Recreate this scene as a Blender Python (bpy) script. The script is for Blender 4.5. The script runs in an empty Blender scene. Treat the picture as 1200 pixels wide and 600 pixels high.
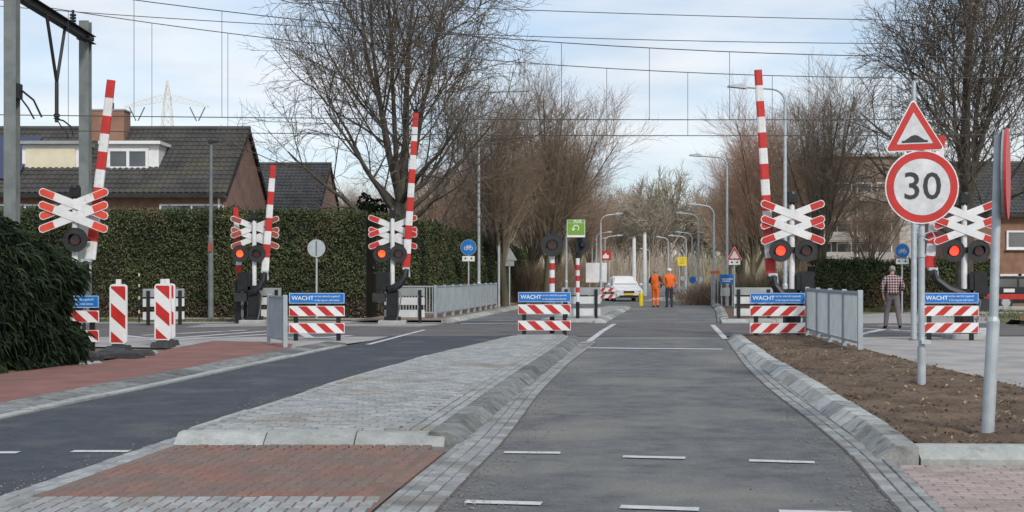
import bpy, bmesh, math, random
from mathutils import Vector, Matrix, noise
R = math.radians
random.seed(7)
# ------------------------------------------------------------------ camera, sky, sun, exposure
F, CX, HY, CH = 1550.0, 600.0, 322.0, 1.55          # focal length in px of a 1200 px picture, horizon row, eye height
sc = bpy.context.scene
col = sc.collection
cd = bpy.data.cameras.new('camera'); cam = bpy.data.objects.new('camera', cd); col.objects.link(cam)
cam.location = (0, 0, CH); cam.rotation_euler = (R(90), 0, 0)
cd.sensor_width = 36; cd.lens = 36*F/1200; cd.shift_y = 22/1200
cd.clip_start = .1; cd.clip_end = 6000
sc.camera = cam
SUN_AZ, SUN_EL = R(156), R(38)                       # hazy sun from behind the camera, right
w = bpy.data.worlds.new('World'); sc.world = w; w.use_nodes = True
nt = w.node_tree; N = nt.nodes; LK = nt.links
for n in list(N): N.remove(n)
out = N.new('ShaderNodeOutputWorld'); bg = N.new('ShaderNodeBackground'); bg.inputs[1].default_value = .14
sky = N.new('ShaderNodeTexSky'); sky.sky_type = 'NISHITA'; sky.sun_disc = False
sky.sun_elevation = SUN_EL; sky.sun_rotation = SUN_AZ; sky.air_density = 1.0; sky.dust_density = 1.2; sky.ozone_density = 1.5
tc = N.new('ShaderNodeTexCoord'); mp = N.new('ShaderNodeMapping'); mp.inputs['Scale'].default_value = (1.6, 1.6, 5.5)
mp.inputs['Location'].default_value = (3.3, 1.2, .4)
n1 = N.new('ShaderNodeTexNoise'); n1.inputs['Scale'].default_value = 2.2; n1.inputs['Detail'].default_value = 9; n1.inputs['Roughness'].default_value = .52
rp = N.new('ShaderNodeValToRGB'); rp.color_ramp.elements[0].position = .38; rp.color_ramp.elements[1].position = .64
rp.color_ramp.elements[0].color = (.50, .50, .50, 1); rp.color_ramp.elements[1].color = (.96, .96, .96, 1)
n2 = N.new('ShaderNodeTexNoise'); n2.inputs['Scale'].default_value = 3.4; n2.inputs['Detail'].default_value = 7
mp2 = N.new('ShaderNodeMapping'); mp2.inputs['Scale'].default_value = (1.3, 1.3, 6.0); mp2.inputs['Location'].default_value = (8.1, 2.2, 4)
cr2 = N.new('ShaderNodeValToRGB'); cr2.color_ramp.elements[0].position = .42; cr2.color_ramp.elements[1].position = .62
cr2.color_ramp.elements[0].color = (3.75, 4.4, 5.15, 1); cr2.color_ramp.elements[1].color = (5.5, 5.55, 5.7, 1)
mx = N.new('ShaderNodeMixRGB')
LK.new(tc.outputs['Generated'], mp.inputs['Vector']); LK.new(mp.outputs[0], n1.inputs['Vector'])
LK.new(tc.outputs['Generated'], mp2.inputs['Vector']); LK.new(mp2.outputs[0], n2.inputs['Vector'])
LK.new(n1.outputs['Fac'], rp.inputs[0]); LK.new(n2.outputs['Fac'], cr2.inputs[0])
LK.new(rp.outputs[0], mx.inputs[0]); LK.new(sky.outputs[0], mx.inputs[1]); LK.new(cr2.outputs[0], mx.inputs[2])
LK.new(mx.outputs[0], bg.inputs[0]); LK.new(bg.outputs[0], out.inputs[0])
sd = bpy.data.lights.new('sun', 'SUN'); sun = bpy.data.objects.new('sun', sd); col.objects.link(sun)
sd.energy = 2.1; sd.angle = R(9); sd.color = (1, .93, .83)
sdir = Vector((math.sin(SUN_AZ)*math.cos(SUN_EL), math.cos(SUN_AZ)*math.cos(SUN_EL), math.sin(SUN_EL)))
sun.rotation_euler = sdir.to_track_quat('Z', 'Y').to_euler()
sun.location = sdir*60
vs = sc.view_settings; vs.view_transform = 'Standard'; vs.look = 'None'; vs.exposure = .27; vs.gamma = 1; vs.use_curve_mapping = False
sc.render.engine = 'CYCLES'; sc.render.resolution_x = 1024; sc.render.resolution_y = 512

# ------------------------------------------------------------------ helpers
def G(px, py):                                        # a ground point from a pixel of the photo
    Y = F*CH/(py-HY); return ((px-CX)*Y/F, Y)
def PX(px, Y): return (px-CX)*Y/F
def PZ(py, Y): return CH-(py-HY)*Y/F
def tag(o, label=None, cat=None, group=None, kind=None):
    if label: o['label'] = label
    if cat: o['category'] = cat
    if group: o['group'] = group
    if kind: o['kind'] = kind
    return o
def empty(name, loc, rz=0):
    o = bpy.data.objects.new(name, None); col.objects.link(o); o.location = loc; o.rotation_euler = (0, 0, rz)
    o.empty_display_size = .1
    return o
def link(name, me, parent=None, loc=(0, 0, 0), rz=0):
    o = bpy.data.objects.new(name, me); col.objects.link(o); o.parent = parent; o.location = loc; o.rotation_euler = (0, 0, rz)
    return o
def copy_tree(o, parent=None):
    c = o.copy(); col.objects.link(c); c.parent = parent
    for ch in list(o.children): copy_tree(ch, c)
    return c

MATS = {}
def pm(name, c1, c2=None, rough=.7, scale=3., detail=6, ramp=(.35, .65), bump=0., bscale=60., metal=0., rnd=0., spec=.4, stretch=None, emit=0., third=None, speck=0., nrough=.5):
    """Principled material: two tones mixed by world-space noise, random tone per object / per island, fine bump."""
    if name in MATS: return MATS[name]
    m = bpy.data.materials.new(name); m.use_nodes = True; t = m.node_tree; b = t.nodes['Principled BSDF']
    b.inputs['Roughness'].default_value = rough; b.inputs['Metallic'].default_value = metal; b.inputs['Specular IOR Level'].default_value = spec
    if c2 is None: c2 = tuple(x*.82 for x in c1)
    ge = t.nodes.new('ShaderNodeNewGeometry'); vec = ge.outputs['Position']
    if stretch:
        mpn = t.nodes.new('ShaderNodeMapping'); mpn.inputs['Scale'].default_value = stretch; t.links.new(vec, mpn.inputs[0]); vec = mpn.outputs[0]
    no = t.nodes.new('ShaderNodeTexNoise'); no.inputs['Scale'].default_value = scale; no.inputs['Detail'].default_value = detail; no.inputs['Roughness'].default_value = nrough
    t.links.new(vec, no.inputs['Vector'])
    cr = t.nodes.new('ShaderNodeValToRGB'); cr.color_ramp.elements[0].position, cr.color_ramp.elements[1].position = ramp
    cr.color_ramp.elements[0].color = (*c1, 1); cr.color_ramp.elements[1].color = (*c2, 1)
    t.links.new(no.outputs['Fac'], cr.inputs[0]); co = cr.outputs[0]
    if third:                                         # (colour, noise scale, ramp)
        n3 = t.nodes.new('ShaderNodeTexNoise'); n3.inputs['Scale'].default_value = third[1]; n3.inputs['Detail'].default_value = 8
        t.links.new(vec, n3.inputs['Vector'])
        r3 = t.nodes.new('ShaderNodeValToRGB'); r3.color_ramp.elements[0].position, r3.color_ramp.elements[1].position = third[2]
        t.links.new(n3.outputs['Fac'], r3.inputs[0])
        m3 = t.nodes.new('ShaderNodeMixRGB'); t.links.new(r3.outputs[0], m3.inputs[0]); t.links.new(co, m3.inputs[1]); m3.inputs[2].default_value = (*third[0], 1)
        co = m3.outputs[0]
    if speck:                                         # stone chippings showing as fine light and dark grains
        v4 = t.nodes.new('ShaderNodeTexNoise'); v4.inputs['Scale'].default_value = 38.; v4.inputs['Detail'].default_value = 5; v4.inputs['Roughness'].default_value = .75; t.links.new(vec, v4.inputs['Vector'])
        r4 = t.nodes.new('ShaderNodeMapRange'); r4.inputs[1].default_value = .3; r4.inputs[2].default_value = .7; r4.inputs[3].default_value = 1-speck; r4.inputs[4].default_value = 1+speck; t.links.new(v4.outputs['Fac'], r4.inputs[0])
        m4 = t.nodes.new('ShaderNodeVectorMath'); m4.operation = 'SCALE'; t.links.new(co, m4.inputs[0]); t.links.new(r4.outputs[0], m4.inputs['Scale']); co = m4.outputs[0]
    if rnd:
        oi = t.nodes.new('ShaderNodeObjectInfo'); ad = t.nodes.new('ShaderNodeMath'); ad.operation = 'ADD'
        t.links.new(oi.outputs['Random'], ad.inputs[0]); t.links.new(ge.outputs['Random Per Island'], ad.inputs[1])
        fr = t.nodes.new('ShaderNodeMath'); fr.operation = 'FRACT'; t.links.new(ad.outputs[0], fr.inputs[0])
        mr = t.nodes.new('ShaderNodeMapRange'); mr.inputs[3].default_value = 1-rnd; mr.inputs[4].default_value = 1+rnd; t.links.new(fr.outputs[0], mr.inputs[0])
        mu = t.nodes.new('ShaderNodeVectorMath'); mu.operation = 'SCALE'; t.links.new(co, mu.inputs[0]); t.links.new(mr.outputs[0], mu.inputs['Scale']); co = mu.outputs[0]
    t.links.new(co, b.inputs['Base Color'])
    if bump:
        nb = t.nodes.new('ShaderNodeTexNoise'); nb.inputs['Scale'].default_value = bscale; nb.inputs['Detail'].default_value = 4
        t.links.new(vec, nb.inputs['Vector'])
        bp = t.nodes.new('ShaderNodeBump'); bp.inputs['Strength'].default_value = bump; bp.inputs['Distance'].default_value = .02
        t.links.new(nb.outputs['Fac'], bp.inputs['Height']); t.links.new(bp.outputs[0], b.inputs['Normal'])
    if emit:
        b.inputs['Emission Color'].default_value = (*c1, 1); b.inputs['Emission Strength'].default_value = emit
    MATS[name] = m
    return m

asphalt_old = pm('asphalt_worn', (.088, .095, .103), (.178, .183, .188), rough=.85, scale=3.0, detail=15, ramp=(.34, .66), bump=.8, bscale=150, third=((.225, .22, .20), .6, (.47, .70)), speck=.34, nrough=.68)
asphalt_new = pm('asphalt_fresh', (.034, .042, .056), (.066, .074, .090), rough=.7, scale=3., detail=15, bump=.8, bscale=150, third=((.115, .115, .118), 1.0, (.53, .78)), speck=.45, nrough=.72)
asphalt_deck = pm('crossing_deck_asphalt', (.085, .088, .094), (.13, .13, .135), rough=.85, scale=1.1, bump=.4, bscale=120)
paint = pm('road_paint', (.50, .51, .52), (.36, .37, .38), rough=.7, scale=9, ramp=(.45, .75), third=((.2, .2, .2), 23, (.62, .72)))
red_asph = pm('red_asphalt', (.215, .098, .084), (.265, .135, .118), rough=.85, scale=1.6, detail=12, bump=.8, bscale=120, third=((.15, .105, .095), .9, (.5, .8)), speck=.25)
pink_pave = pm('pink_concrete', (.26, .21, .20), (.33, .28, .27), rough=.85, scale=1.2, bump=.3, bscale=90)
conc_path = pm('path_concrete', (.25, .245, .24), (.35, .345, .34), rough=.85, scale=1.2, detail=12, bump=.5, bscale=80, third=((.40, .36, .33), .5, (.48, .8)), speck=.18)
concrete = pm('kerb_concrete', (.255, .27, .262), (.355, .37, .36), rough=.8, scale=4, rnd=.12, bump=.08, bscale=70, third=((.20, .195, .18), 7., (.55, .8)), speck=.15, nrough=.65)
concrete_d = pm('kerb_concrete_dirty', (.25, .26, .255), (.37, .38, .37), rough=.85, scale=5, rnd=.40, bump=.06, bscale=70, third=((.12, .115, .10), 6.5, (.53, .72)), speck=.22, nrough=.68)
setts = pm('grey_setts', (.215, .23, .236), (.305, .32, .325), rough=.85, scale=5, rnd=.17, bump=.2, bscale=90, third=((.205, .175, .14), .75, (.55, .74)), speck=.2, nrough=.65)
setts_d = pm('gutter_setts', (.19, .20, .205), (.28, .29, .295), rough=.85, scale=5, rnd=.2, bump=.2, bscale=90, third=((.14, .125, .11), 1.5, (.5, .7)), speck=.25, nrough=.65)
red_brick = pm('red_pavers', (.205, .092, .07), (.24, .118, .092), rough=.85, scale=4, rnd=.09, bump=.3, bscale=90, third=((.16, .118, .10), 1.6, (.30, .56)), speck=.25, nrough=.7)
red_dirt = pm('red_paving_dirt', (.14, .095, .08), (.18, .12, .095), rough=.95, scale=3)
concrete_k = pm('kerb_concrete_shade_grime', (.115, .122, .122), (.20, .208, .205), rough=.85, scale=5, rnd=.32, bump=.06, bscale=70, third=((.09, .088, .08), 7.5, (.5, .68)), speck=.25, nrough=.68)  # dark stone tones paint the median kerb's wedge shadows; dirty slabs at left lane
grit_m = pm('grit', (.24, .22, .19), (.16, .15, .135), rough=.95, scale=30)
sand = pm('joint_sand', (.125, .11, .095), (.085, .077, .068), rough=.95, scale=9)
soil = pm('soil', (.072, .048, .032), (.14, .098, .066), rough=.95, scale=2.2, detail=10, bump=.8, bscale=45, third=((.18, .135, .094), .7, (.52, .82)), speck=.35)
verge = pm('verge_ground', (.12, .11, .07), (.20, .165, .115), rough=.95, scale=.35, detail=10, bump=.6, bscale=30, third=((.085, .105, .04), .22, (.50, .62)))
ballast = pm('ballast', (.13, .11, .095), (.24, .21, .185), rough=.95, scale=14, bump=1., bscale=25)
steel = pm('rail_steel', (.16, .095, .06), (.23, .15, .10), rough=.6, scale=6, metal=.3)
galv = pm('galvanised', (.47, .52, .55), (.38, .425, .455), rough=.5, scale=7, metal=.35, bump=.1, bscale=40)
galv_d = pm('galvanised_dull', (.19, .215, .215), (.14, .158, .158), rough=.6, scale=3, metal=.25)
fence_m = pm('fence_paint', (.36, .41, .44), (.30, .345, .375), rough=.5, scale=3, metal=.2)
black = pm('black_paint', (.006, .0065, .008), (.013, .0135, .016), rough=.45, scale=6)
darkgrey = pm('dark_grey_paint', (.018, .019, .021), (.030, .031, .034), rough=.6)
rubber = pm('rubber', (.03, .031, .034), (.055, .056, .06), rough=.85, scale=6)
white = pm('white_enamel', (.70, .71, .72), (.58, .59, .60), rough=.45, scale=3, detail=10, third=((.42, .41, .38), 9, (.58, .82)), nrough=.65)
white_c = pm('white_plain', (.74, .75, .76), (.64, .65, .66), rough=.4, scale=4, detail=10, third=((.5, .49, .46), 12, (.62, .85)), nrough=.65)
red = pm('red_enamel', (.52, .028, .024), (.40, .024, .022), rough=.45, scale=4, detail=10, third=((.36, .07, .055), 10, (.58, .8)), nrough=.65)
red_o = pm('red_orange_enamel', (.66, .075, .04), (.55, .055, .035), rough=.45, scale=5)
red_d = pm('red_dull', (.34, .07, .045), (.27, .055, .04), rough=.6, scale=5)
blue = pm('sign_blue', (.012, .17, .52), (.010, .14, .44), rough=.4, scale=4)
blue_d = pm('sign_blue_deep', (.01, .10, .36), (.01, .085, .30), rough=.4)
white_refl = pm('reflective_white', (.60, .62, .64), (.48, .50, .52), rough=.35, scale=9, detail=10, third=((.70, .71, .72), 3, (.5, .7)))
board_back = pm('board_back', (.60, .62, .63), (.50, .52, .53), rough=.6, scale=4)
signback = pm('sign_back', (.34, .36, .37), (.27, .29, .30), rough=.55, metal=.3)
green_s = pm('sign_green', (.16, .33, .035), (.14, .29, .03), rough=.4)
yellow = pm('sign_yellow', (.75, .58, .02), (.68, .52, .02), rough=.45)
lamp_red = pm('lamp_red_lit', (1., .03, .015), (1., .05, .02), rough=.3, emit=2.4)
lamp_orange = pm('lamp_orange_lit', (1., .085, .025), (1., .1, .03), rough=.3, emit=1.25)
lamp_off = pm('lamp_unlit', (.05, .008, .010), (.035, .006, .008), rough=.15, spec=.6)
brick_w = pm('house_brick', (.21, .115, .08), (.27, .155, .11), rough=.9, scale=2.5, bump=.3, bscale=40)
brick_g = pm('gable_brick', (.25, .15, .125), (.31, .195, .16), rough=.9, scale=2.5, bump=.3, bscale=40)
tile_m = pm('roof_tile', (.042, .041, .040), (.072, .069, .066), rough=.75, scale=1.3, bump=.1, third=((.085, .082, .05), .8, (.55, .8)))
tile_d = pm('roof_tile_dark', (.042, .044, .047), (.066, .068, .07), rough=.7, scale=1.2)
blind = pm('roller_blind', (.66, .62, .47), (.58, .54, .40), rough=.7, scale=2)
glass = pm('window_glass', (.055, .065, .075), (.12, .13, .14), rough=.08, scale=.8, spec=.8)
solar = pm('solar_blue', (.012, .02, .06), (.016, .026, .075), rough=.15, spec=.7)
bark = pm('bark_dark', (.062, .055, .045), (.118, .105, .080), rough=.9, scale=3, bump=.4, bscale=20, rnd=.25)
bark_b = pm('bark_brown', (.23, .165, .115), (.33, .235, .165), rough=.9, scale=.5, rnd=.35, third=((.16, .15, .075), .35, (.5, .66)))
bark_r = pm('bark_reddish', (.29, .165, .115), (.37, .23, .16), rough=.9, scale=.5, rnd=.35, third=((.18, .155, .085), .3, (.5, .68)))
bark_far_hazy = pm('bark_far_hazy', (.27, .23, .18), (.35, .295, .235), rough=.95, scale=.06, rnd=.35, third=((.25, .225, .155), .08, (.45, .62)))  # bark lightened so the colour itself carries the distance haze
leaf_h = pm('hedge_leaf', (.034, .052, .017), (.072, .086, .032), rough=.65, scale=.9, rnd=.6, third=((.115, .088, .048), .5, (.56, .74)))
leaf_hd = pm('hedge_leaf_withered', (.125, .088, .052), (.075, .066, .032), rough=.75, scale=1.1, rnd=.5)
leaf_c = pm('conifer_needle', (.009, .018, .010), (.026, .040, .020), rough=.9, scale=2.5, rnd=.7, spec=.15)
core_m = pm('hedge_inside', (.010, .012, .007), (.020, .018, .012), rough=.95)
grass_m = pm('grass_blade', (.07, .095, .025), (.14, .14, .055), rough=.8, scale=.6, rnd=.4)
wire_m = pm('wire', (.06, .062, .066), (.045, .047, .05), rough=.6)
pylon_m = pm('pylon_steel_hazy', (.72, .70, .62), (.66, .64, .57), rough=.7)  # pale galvanised tone with distance haze mixed into the colour
twig_r = pm('twigs_reddish', (.31, .19, .136), (.40, .265, .192), rough=.9, scale=.5, rnd=.3)
twig_b = pm('twigs_brown', (.22, .165, .12), (.31, .235, .17), rough=.9, scale=.5, rnd=.3)
twig_d = pm('twigs_dark', (.10, .082, .064), (.16, .13, .10), rough=.9, scale=.5, rnd=.3)
stem_o = pm('stem_olive', (.085, .075, .05), (.14, .12, .08), rough=.9, scale=.8, rnd=.3)
skin_m = pm('skin', (.48, .28, .20), (.42, .24, .17), rough=.55)
hair_m = pm('grey_hair', (.28, .27, .26), (.18, .175, .17), rough=.8, scale=40)
trouser = pm("grey_trousers", (.115, .10, .11), (.15, .135, .142), rough=.85, scale=9)
denim = pm('dark_trousers', (.028, .033, .047), (.045, .05, .065), rough=.85, scale=9)
orange_c = pm('hi_vis_orange', (.80, .145, .018), (.70, .12, .015), rough=.7, scale=7)
tape_m = pm('reflective_tape', (.62, .50, .36), (.55, .42, .30), rough=.4)
carpaint = pm('black_car_paint', (.010, .011, .013), (.014, .015, .017), rough=.18, spec=.7)
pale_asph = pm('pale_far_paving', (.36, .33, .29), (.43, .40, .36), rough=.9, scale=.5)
flat_brick = pm('flats_brick', (.155, .115, .095), (.20, .15, .125), rough=.9, scale=.8)
shop_w = pm('flats_white', (.36, .34, .315), (.29, .27, .25), rough=.8)
def plaid_mat():
    m = bpy.data.materials.new('checked_shirt'); m.use_nodes = True; t = m.node_tree; b = t.nodes['Principled BSDF']; b.inputs['Roughness'].default_value = .9
    tcn = t.nodes.new('ShaderNodeTexCoord'); sx = t.nodes.new('ShaderNodeSeparateXYZ'); t.links.new(tcn.outputs['Object'], sx.inputs[0])
    outs = []
    for ax in ('X', 'Z'):
        mu = t.nodes.new('ShaderNodeMath'); mu.operation = 'MULTIPLY'; mu.inputs[1].default_value = 13.5; t.links.new(sx.outputs[ax], mu.inputs[0])
        fr = t.nodes.new('ShaderNodeMath'); fr.operation = 'FRACT'; t.links.new(mu.outputs[0], fr.inputs[0])
        gt = t.nodes.new('ShaderNodeMath'); gt.operation = 'LESS_THAN'; gt.inputs[1].default_value = .27; t.links.new(fr.outputs[0], gt.inputs[0]); outs.append(gt)
    m1 = t.nodes.new('ShaderNodeMixRGB'); m1.inputs[1].default_value = (.055, .014, .024, 1); m1.inputs[2].default_value = (.40, .31, .32, 1)
    t.links.new(outs[0].outputs[0], m1.inputs[0])
    m2 = t.nodes.new('ShaderNodeMixRGB'); m2.inputs[2].default_value = (.42, .34, .35, 1); t.links.new(outs[1].outputs[0], m2.inputs[0]); t.links.new(m1.outputs[0], m2.inputs[1])
    t.links.new(m2.outputs[0], b.inputs['Base Color']); return m
plaid = plaid_mat()

class MB:
    """collects shapes, builds ONE mesh object"""
    def __init__(s): s.v = []; s.f = []; s.mi = []; s.cur = 0
    def add(s, vs, fs):
        o = len(s.v); s.v += [tuple(v) for v in vs]; s.f += [tuple(i+o for i in f) for f in fs]; s.mi += [s.cur]*len(fs); return s
    def box(s, c, d, rot=None, taper=1., ch=0.):
        x, y, z = d[0]/2, d[1]/2, d[2]/2
        if ch:                                        # chamfered top edge
            k = min(ch, x*.9, y*.9)
            vs = [(-x, -y, -z), (x, -y, -z), (x, y, -z), (-x, y, -z), (-x, -y, z-k), (x, -y, z-k), (x, y, z-k), (-x, y, z-k), (-x+k, -y+k, z), (x-k, -y+k, z), (x-k, y-k, z), (-x+k, y-k, z)]
            fs = [(3, 2, 1, 0)]+[(i, (i+1) % 4, 4+(i+1) % 4, 4+i) for i in range(4)]+[(4+i, 4+(i+1) % 4, 8+(i+1) % 4, 8+i) for i in range(4)]+[(8, 9, 10, 11)]
        else:
            t = taper
            vs = [(-x, -y, -z), (x, -y, -z), (x, y, -z), (-x, y, -z), (-x*t, -y*t, z), (x*t, -y*t, z), (x*t, y*t, z), (-x*t, y*t, z)]
            fs = [(3, 2, 1, 0), (4, 5, 6, 7), (0, 1, 5, 4), (1, 2, 6, 5), (2, 3, 7, 6), (3, 0, 4, 7)]
        M = rot.to_matrix() if isinstance(rot, __import__('mathutils').Euler) else rot
        c = Vector(c)
        return s.add([(M @ Vector(v) if M is not None else Vector(v))+c for v in vs], fs)
    def tube(s, pts, rad, n=8, cap=True):
        pts = [Vector(p) for p in pts]
        if not hasattr(rad, '__len__'): rad = [rad]*len(pts)
        o = len(s.v); a = None
        for i, p in enumerate(pts):
            d = (pts[min(i+1, len(pts)-1)]-pts[max(i-1, 0)])
            if d.length < 1e-9: d = Vector((0, 0, 1))
            d.normalize()
            if a is None: a = d.orthogonal().normalized()
            else:
                a = a-d*a.dot(d)
                a = a.normalized() if a.length > 1e-6 else d.orthogonal().normalized()
            b = d.cross(a); r = rad[i]
            for k in range(n):
                t = 2*math.pi*k/n; q = p+(a*math.cos(t)+b*math.sin(t))*r; s.v.append((q.x, q.y, q.z))
        for i in range(len(pts)-1):
            for k in range(n):
                s.f.append((o+i*n+k, o+i*n+(k+1) % n, o+(i+1)*n+(k+1) % n, o+(i+1)*n+k)); s.mi.append(s.cur)
        if cap:
            s.f.append(tuple(o+k for k in range(n))[::-1]); s.f.append(tuple(o+(len(pts)-1)*n+k for k in range(n))); s.mi += [s.cur]*2
        return s
    def prism(s, poly, y0, y1, tf=None):              # polygon in x,z (counter-clockwise seen from -y), depth from y0 (front) to y1
        n = len(poly); tf = tf or (lambda p: p)
        vs = [tf(Vector((p[0], y0, p[1]))) for p in poly]+[tf(Vector((p[0], y1, p[1]))) for p in poly]
        fs = [tuple(range(n)), tuple(range(2*n-1, n-1, -1))]+[((i+1) % n, i, n+i, n+(i+1) % n) for i in range(n)]
        return s.add(vs, fs)
    def disc(s, c, r, y0, y1, n=28, rx=1.):
        return s.prism([(c[0]+rx*r*math.cos(2*math.pi*k/n), c[1]+r*math.sin(2*math.pi*k/n)) for k in range(n)], y0, y1)
    def ring(s, c, r0, r1, y0, y1, n=28):
        a = [(math.cos(2*math.pi*k/n), math.sin(2*math.pi*k/n)) for k in range(n)]
        vs = []
        for (r, y) in ((r0, y0), (r1, y0), (r1, y1), (r0, y1)): vs += [(c[0]+r*x, y, c[1]+r*z) for x, z in a]
        fs = []
        for q in range(4):
            q2 = (q+1) % 4
            fs += [(q*n+k, q*n+(k+1) % n, q2*n+(k+1) % n, q2*n+k)[::-1] for k in range(n)]
        return s.add(vs, fs)
    def sphere(s, c, r, nu=10, nv=7, sq=(1, 1, 1), jit=0):
        vs = []; fs = []
        for i in range(nv+1):
            ph = math.pi*i/nv
            for k in range(nu):
                t = 2*math.pi*k/nu; j = 1+random.uniform(-jit, jit)
                vs.append((c[0]+r*j*sq[0]*math.sin(ph)*math.cos(t), c[1]+r*j*sq[1]*math.sin(ph)*math.sin(t), c[2]+r*j*sq[2]*math.cos(ph)))
        for i in range(nv):
            for k in range(nu): fs.append((i*nu+k, (i+1)*nu+k, (i+1)*nu+(k+1) % nu, i*nu+(k+1) % nu))
        return s.add(vs, fs)
    def mesh(s, name, mats, smooth=False):
        me = bpy.data.meshes.new(name); me.from_pydata(s.v, [], s.f)
        for m in (mats if isinstance(mats, (list, tuple)) else [mats]): me.materials.append(m)
        if any(s.mi): me.polygons.foreach_set('material_index', s.mi)
        if smooth: me.polygons.foreach_set('use_smooth', [True]*len(me.polygons))
        me.update(); return me
    def build(s, name, mats, parent=None, loc=(0, 0, 0), rz=0, smooth=False):
        return link(name, s.mesh(name, mats, smooth), parent, loc, rz)

def text_mesh(txt, size, m, bold=0., ax='CENTER', sx=1.):
    cu = bpy.data.curves.new('lettering', 'FONT'); cu.body = txt; cu.size = size; cu.align_x = ax; cu.align_y = 'CENTER'; cu.offset = bold; cu.extrude = .0015; cu.resolution_u = 3
    o = bpy.data.objects.new('lettering', cu); col.objects.link(o)
    dg = bpy.context.evaluated_depsgraph_get(); me = bpy.data.meshes.new_from_object(o.evaluated_get(dg))
    bpy.data.objects.remove(o); bpy.data.curves.remove(cu)
    me.transform(Matrix.Scale(sx, 4, (1, 0, 0))); me.transform(Matrix.Rotation(R(90), 4, 'X')); me.materials.clear(); me.materials.append(m); return me

def lerp_line(pl, y):                                 # x of a polyline given as (x, y) points, at y
    for (x0, y0), (x1, y1) in zip(pl, pl[1:]):
        if y0 <= y <= y1: return x0+(x1-x0)*(y-y0)/(y1-y0)
    if y < pl[0][1]: (x0, y0), (x1, y1) = pl[0], pl[1]
    else: (x0, y0), (x1, y1) = pl[-2], pl[-1]
    return x0+(x1-x0)*(y-y0)/(y1-y0)
def smooth_line(pl, step=.5):
    y = pl[0][1]; r = []
    ys = []
    while y < pl[-1][1]: ys.append(y); y += step
    ys.append(pl[-1][1])
    raw = [lerp_line(pl, q) for q in ys]
    for _ in range(5): raw = [raw[0]]+[(raw[i-1]+2*raw[i]+raw[i+1])/4 for i in range(1, len(raw)-1)]+[raw[-1]]
    return list(zip(raw, ys))
def sheet_between(name, A, B, z, m, kind='structure', n=60, nx=4):
    y0, y1 = max(A[0][1], B[0][1]), min(A[-1][1], B[-1][1]); mb = MB(); vs = []; fs = []
    for i in range(n+1):
        y = y0+(y1-y0)*i/n; a, b = lerp_line(A, y), lerp_line(B, y)
        for k in range(nx+1): vs.append((a+(b-a)*k/nx, y, z))
    for i in range(n):
        for k in range(nx): q = i*(nx+1)+k; fs.append((q, q+1, q+nx+2, q+nx+1))
    return tag(mb.add(vs, fs).build(name, m), kind=kind)
def poly_sheet(name, pts, z, m, parent=None, kind='structure'):
    return tag(MB().add([(x, y, z) for x, y in pts], [tuple(range(len(pts)))]).build(name, m, parent), kind=kind if not parent else None)

# ------------------------------------------------------------------ ground, roads, paths
RAIL_DX = .02                                          # rails run along x, turned very slightly
LL = smooth_line([(-6.9, 2), (-6.1, 8.5), (-5.47, 14.1), (-5.24, 16.2), (-4.84, 18.8), (-4.39, 22.7), (-3.65, 28.3), (-3.26, 31.6), (-2.46, 38.1), (-1.5, 45.3), (.35, 60), (3.1, 80), (6.5, 105), (14, 160), (34, 300)])
ML = smooth_line([(-4.1, 2), (-3.47, 8.96), (-3.27, 10.8), (-3.08, 12.6), (-2.82, 14.6), (-2.38, 18.5), (-1.55, 24), (0., 31.6), (.6, 34)])
RA = smooth_line([(-1.1, 2), (-.48, 8.9), (-.06, 12.4), (.36, 17.4), (1.03, 23.5), (1.81, 29.3), (2.35, 34), (2.99, 41.4), (5.5, 60), (7, 72)])
KL = smooth_line([(-.9, 9), (-.46, 11.9), (-.19, 14.5), (.24, 18.5), (.95, 24.5), (1.55, 30.0), (1.72, 32)])
RR = smooth_line([(1.7, 2), (2.6, 9.24), (2.9, 11.2), (3.14, 13.8), (3.47, 17.9), (3.98, 22.7), (5.1, 31.5), (6, 38.75), (8.58, 55.9), (10.8, 72.8), (14.6, 105), (21, 160), (40, 300)])
KR = smooth_line([(2.3, 7), (3.07, 10.92), (3.35, 13.65), (3.82, 18.5), (4.25, 23.5), (5.20, 32.2)])
# ground
g = MB(); xs = [-900, -300, -100, -40, -20, 0, 20, 40, 100, 300, 900]; ys = [-60, 0, 20, 40, 60, 100, 200, 500, 1500, 3000]
g.add([(x, y, -.03) for y in ys for x in xs], [(j*11+i, j*11+i+1, (j+1)*11+i+1, (j+1)*11+i) for j in range(len(ys)-1) for i in range(10)])
tag(g.build('ground', verge), kind='structure')
sheet_between('road', LL, RR, 0, asphalt_old, n=150, nx=6)
mid = [(x+.35, y) for x, y in ML if y < 33]+[(lerp_line(LL, y)*.42+lerp_line(RR, y)*.58-.6, y) for y in (36, 40, 44)]
sheet_between('road', [p for p in LL if p[1] < 46], mid, .004, asphalt_new, n=90)
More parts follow.
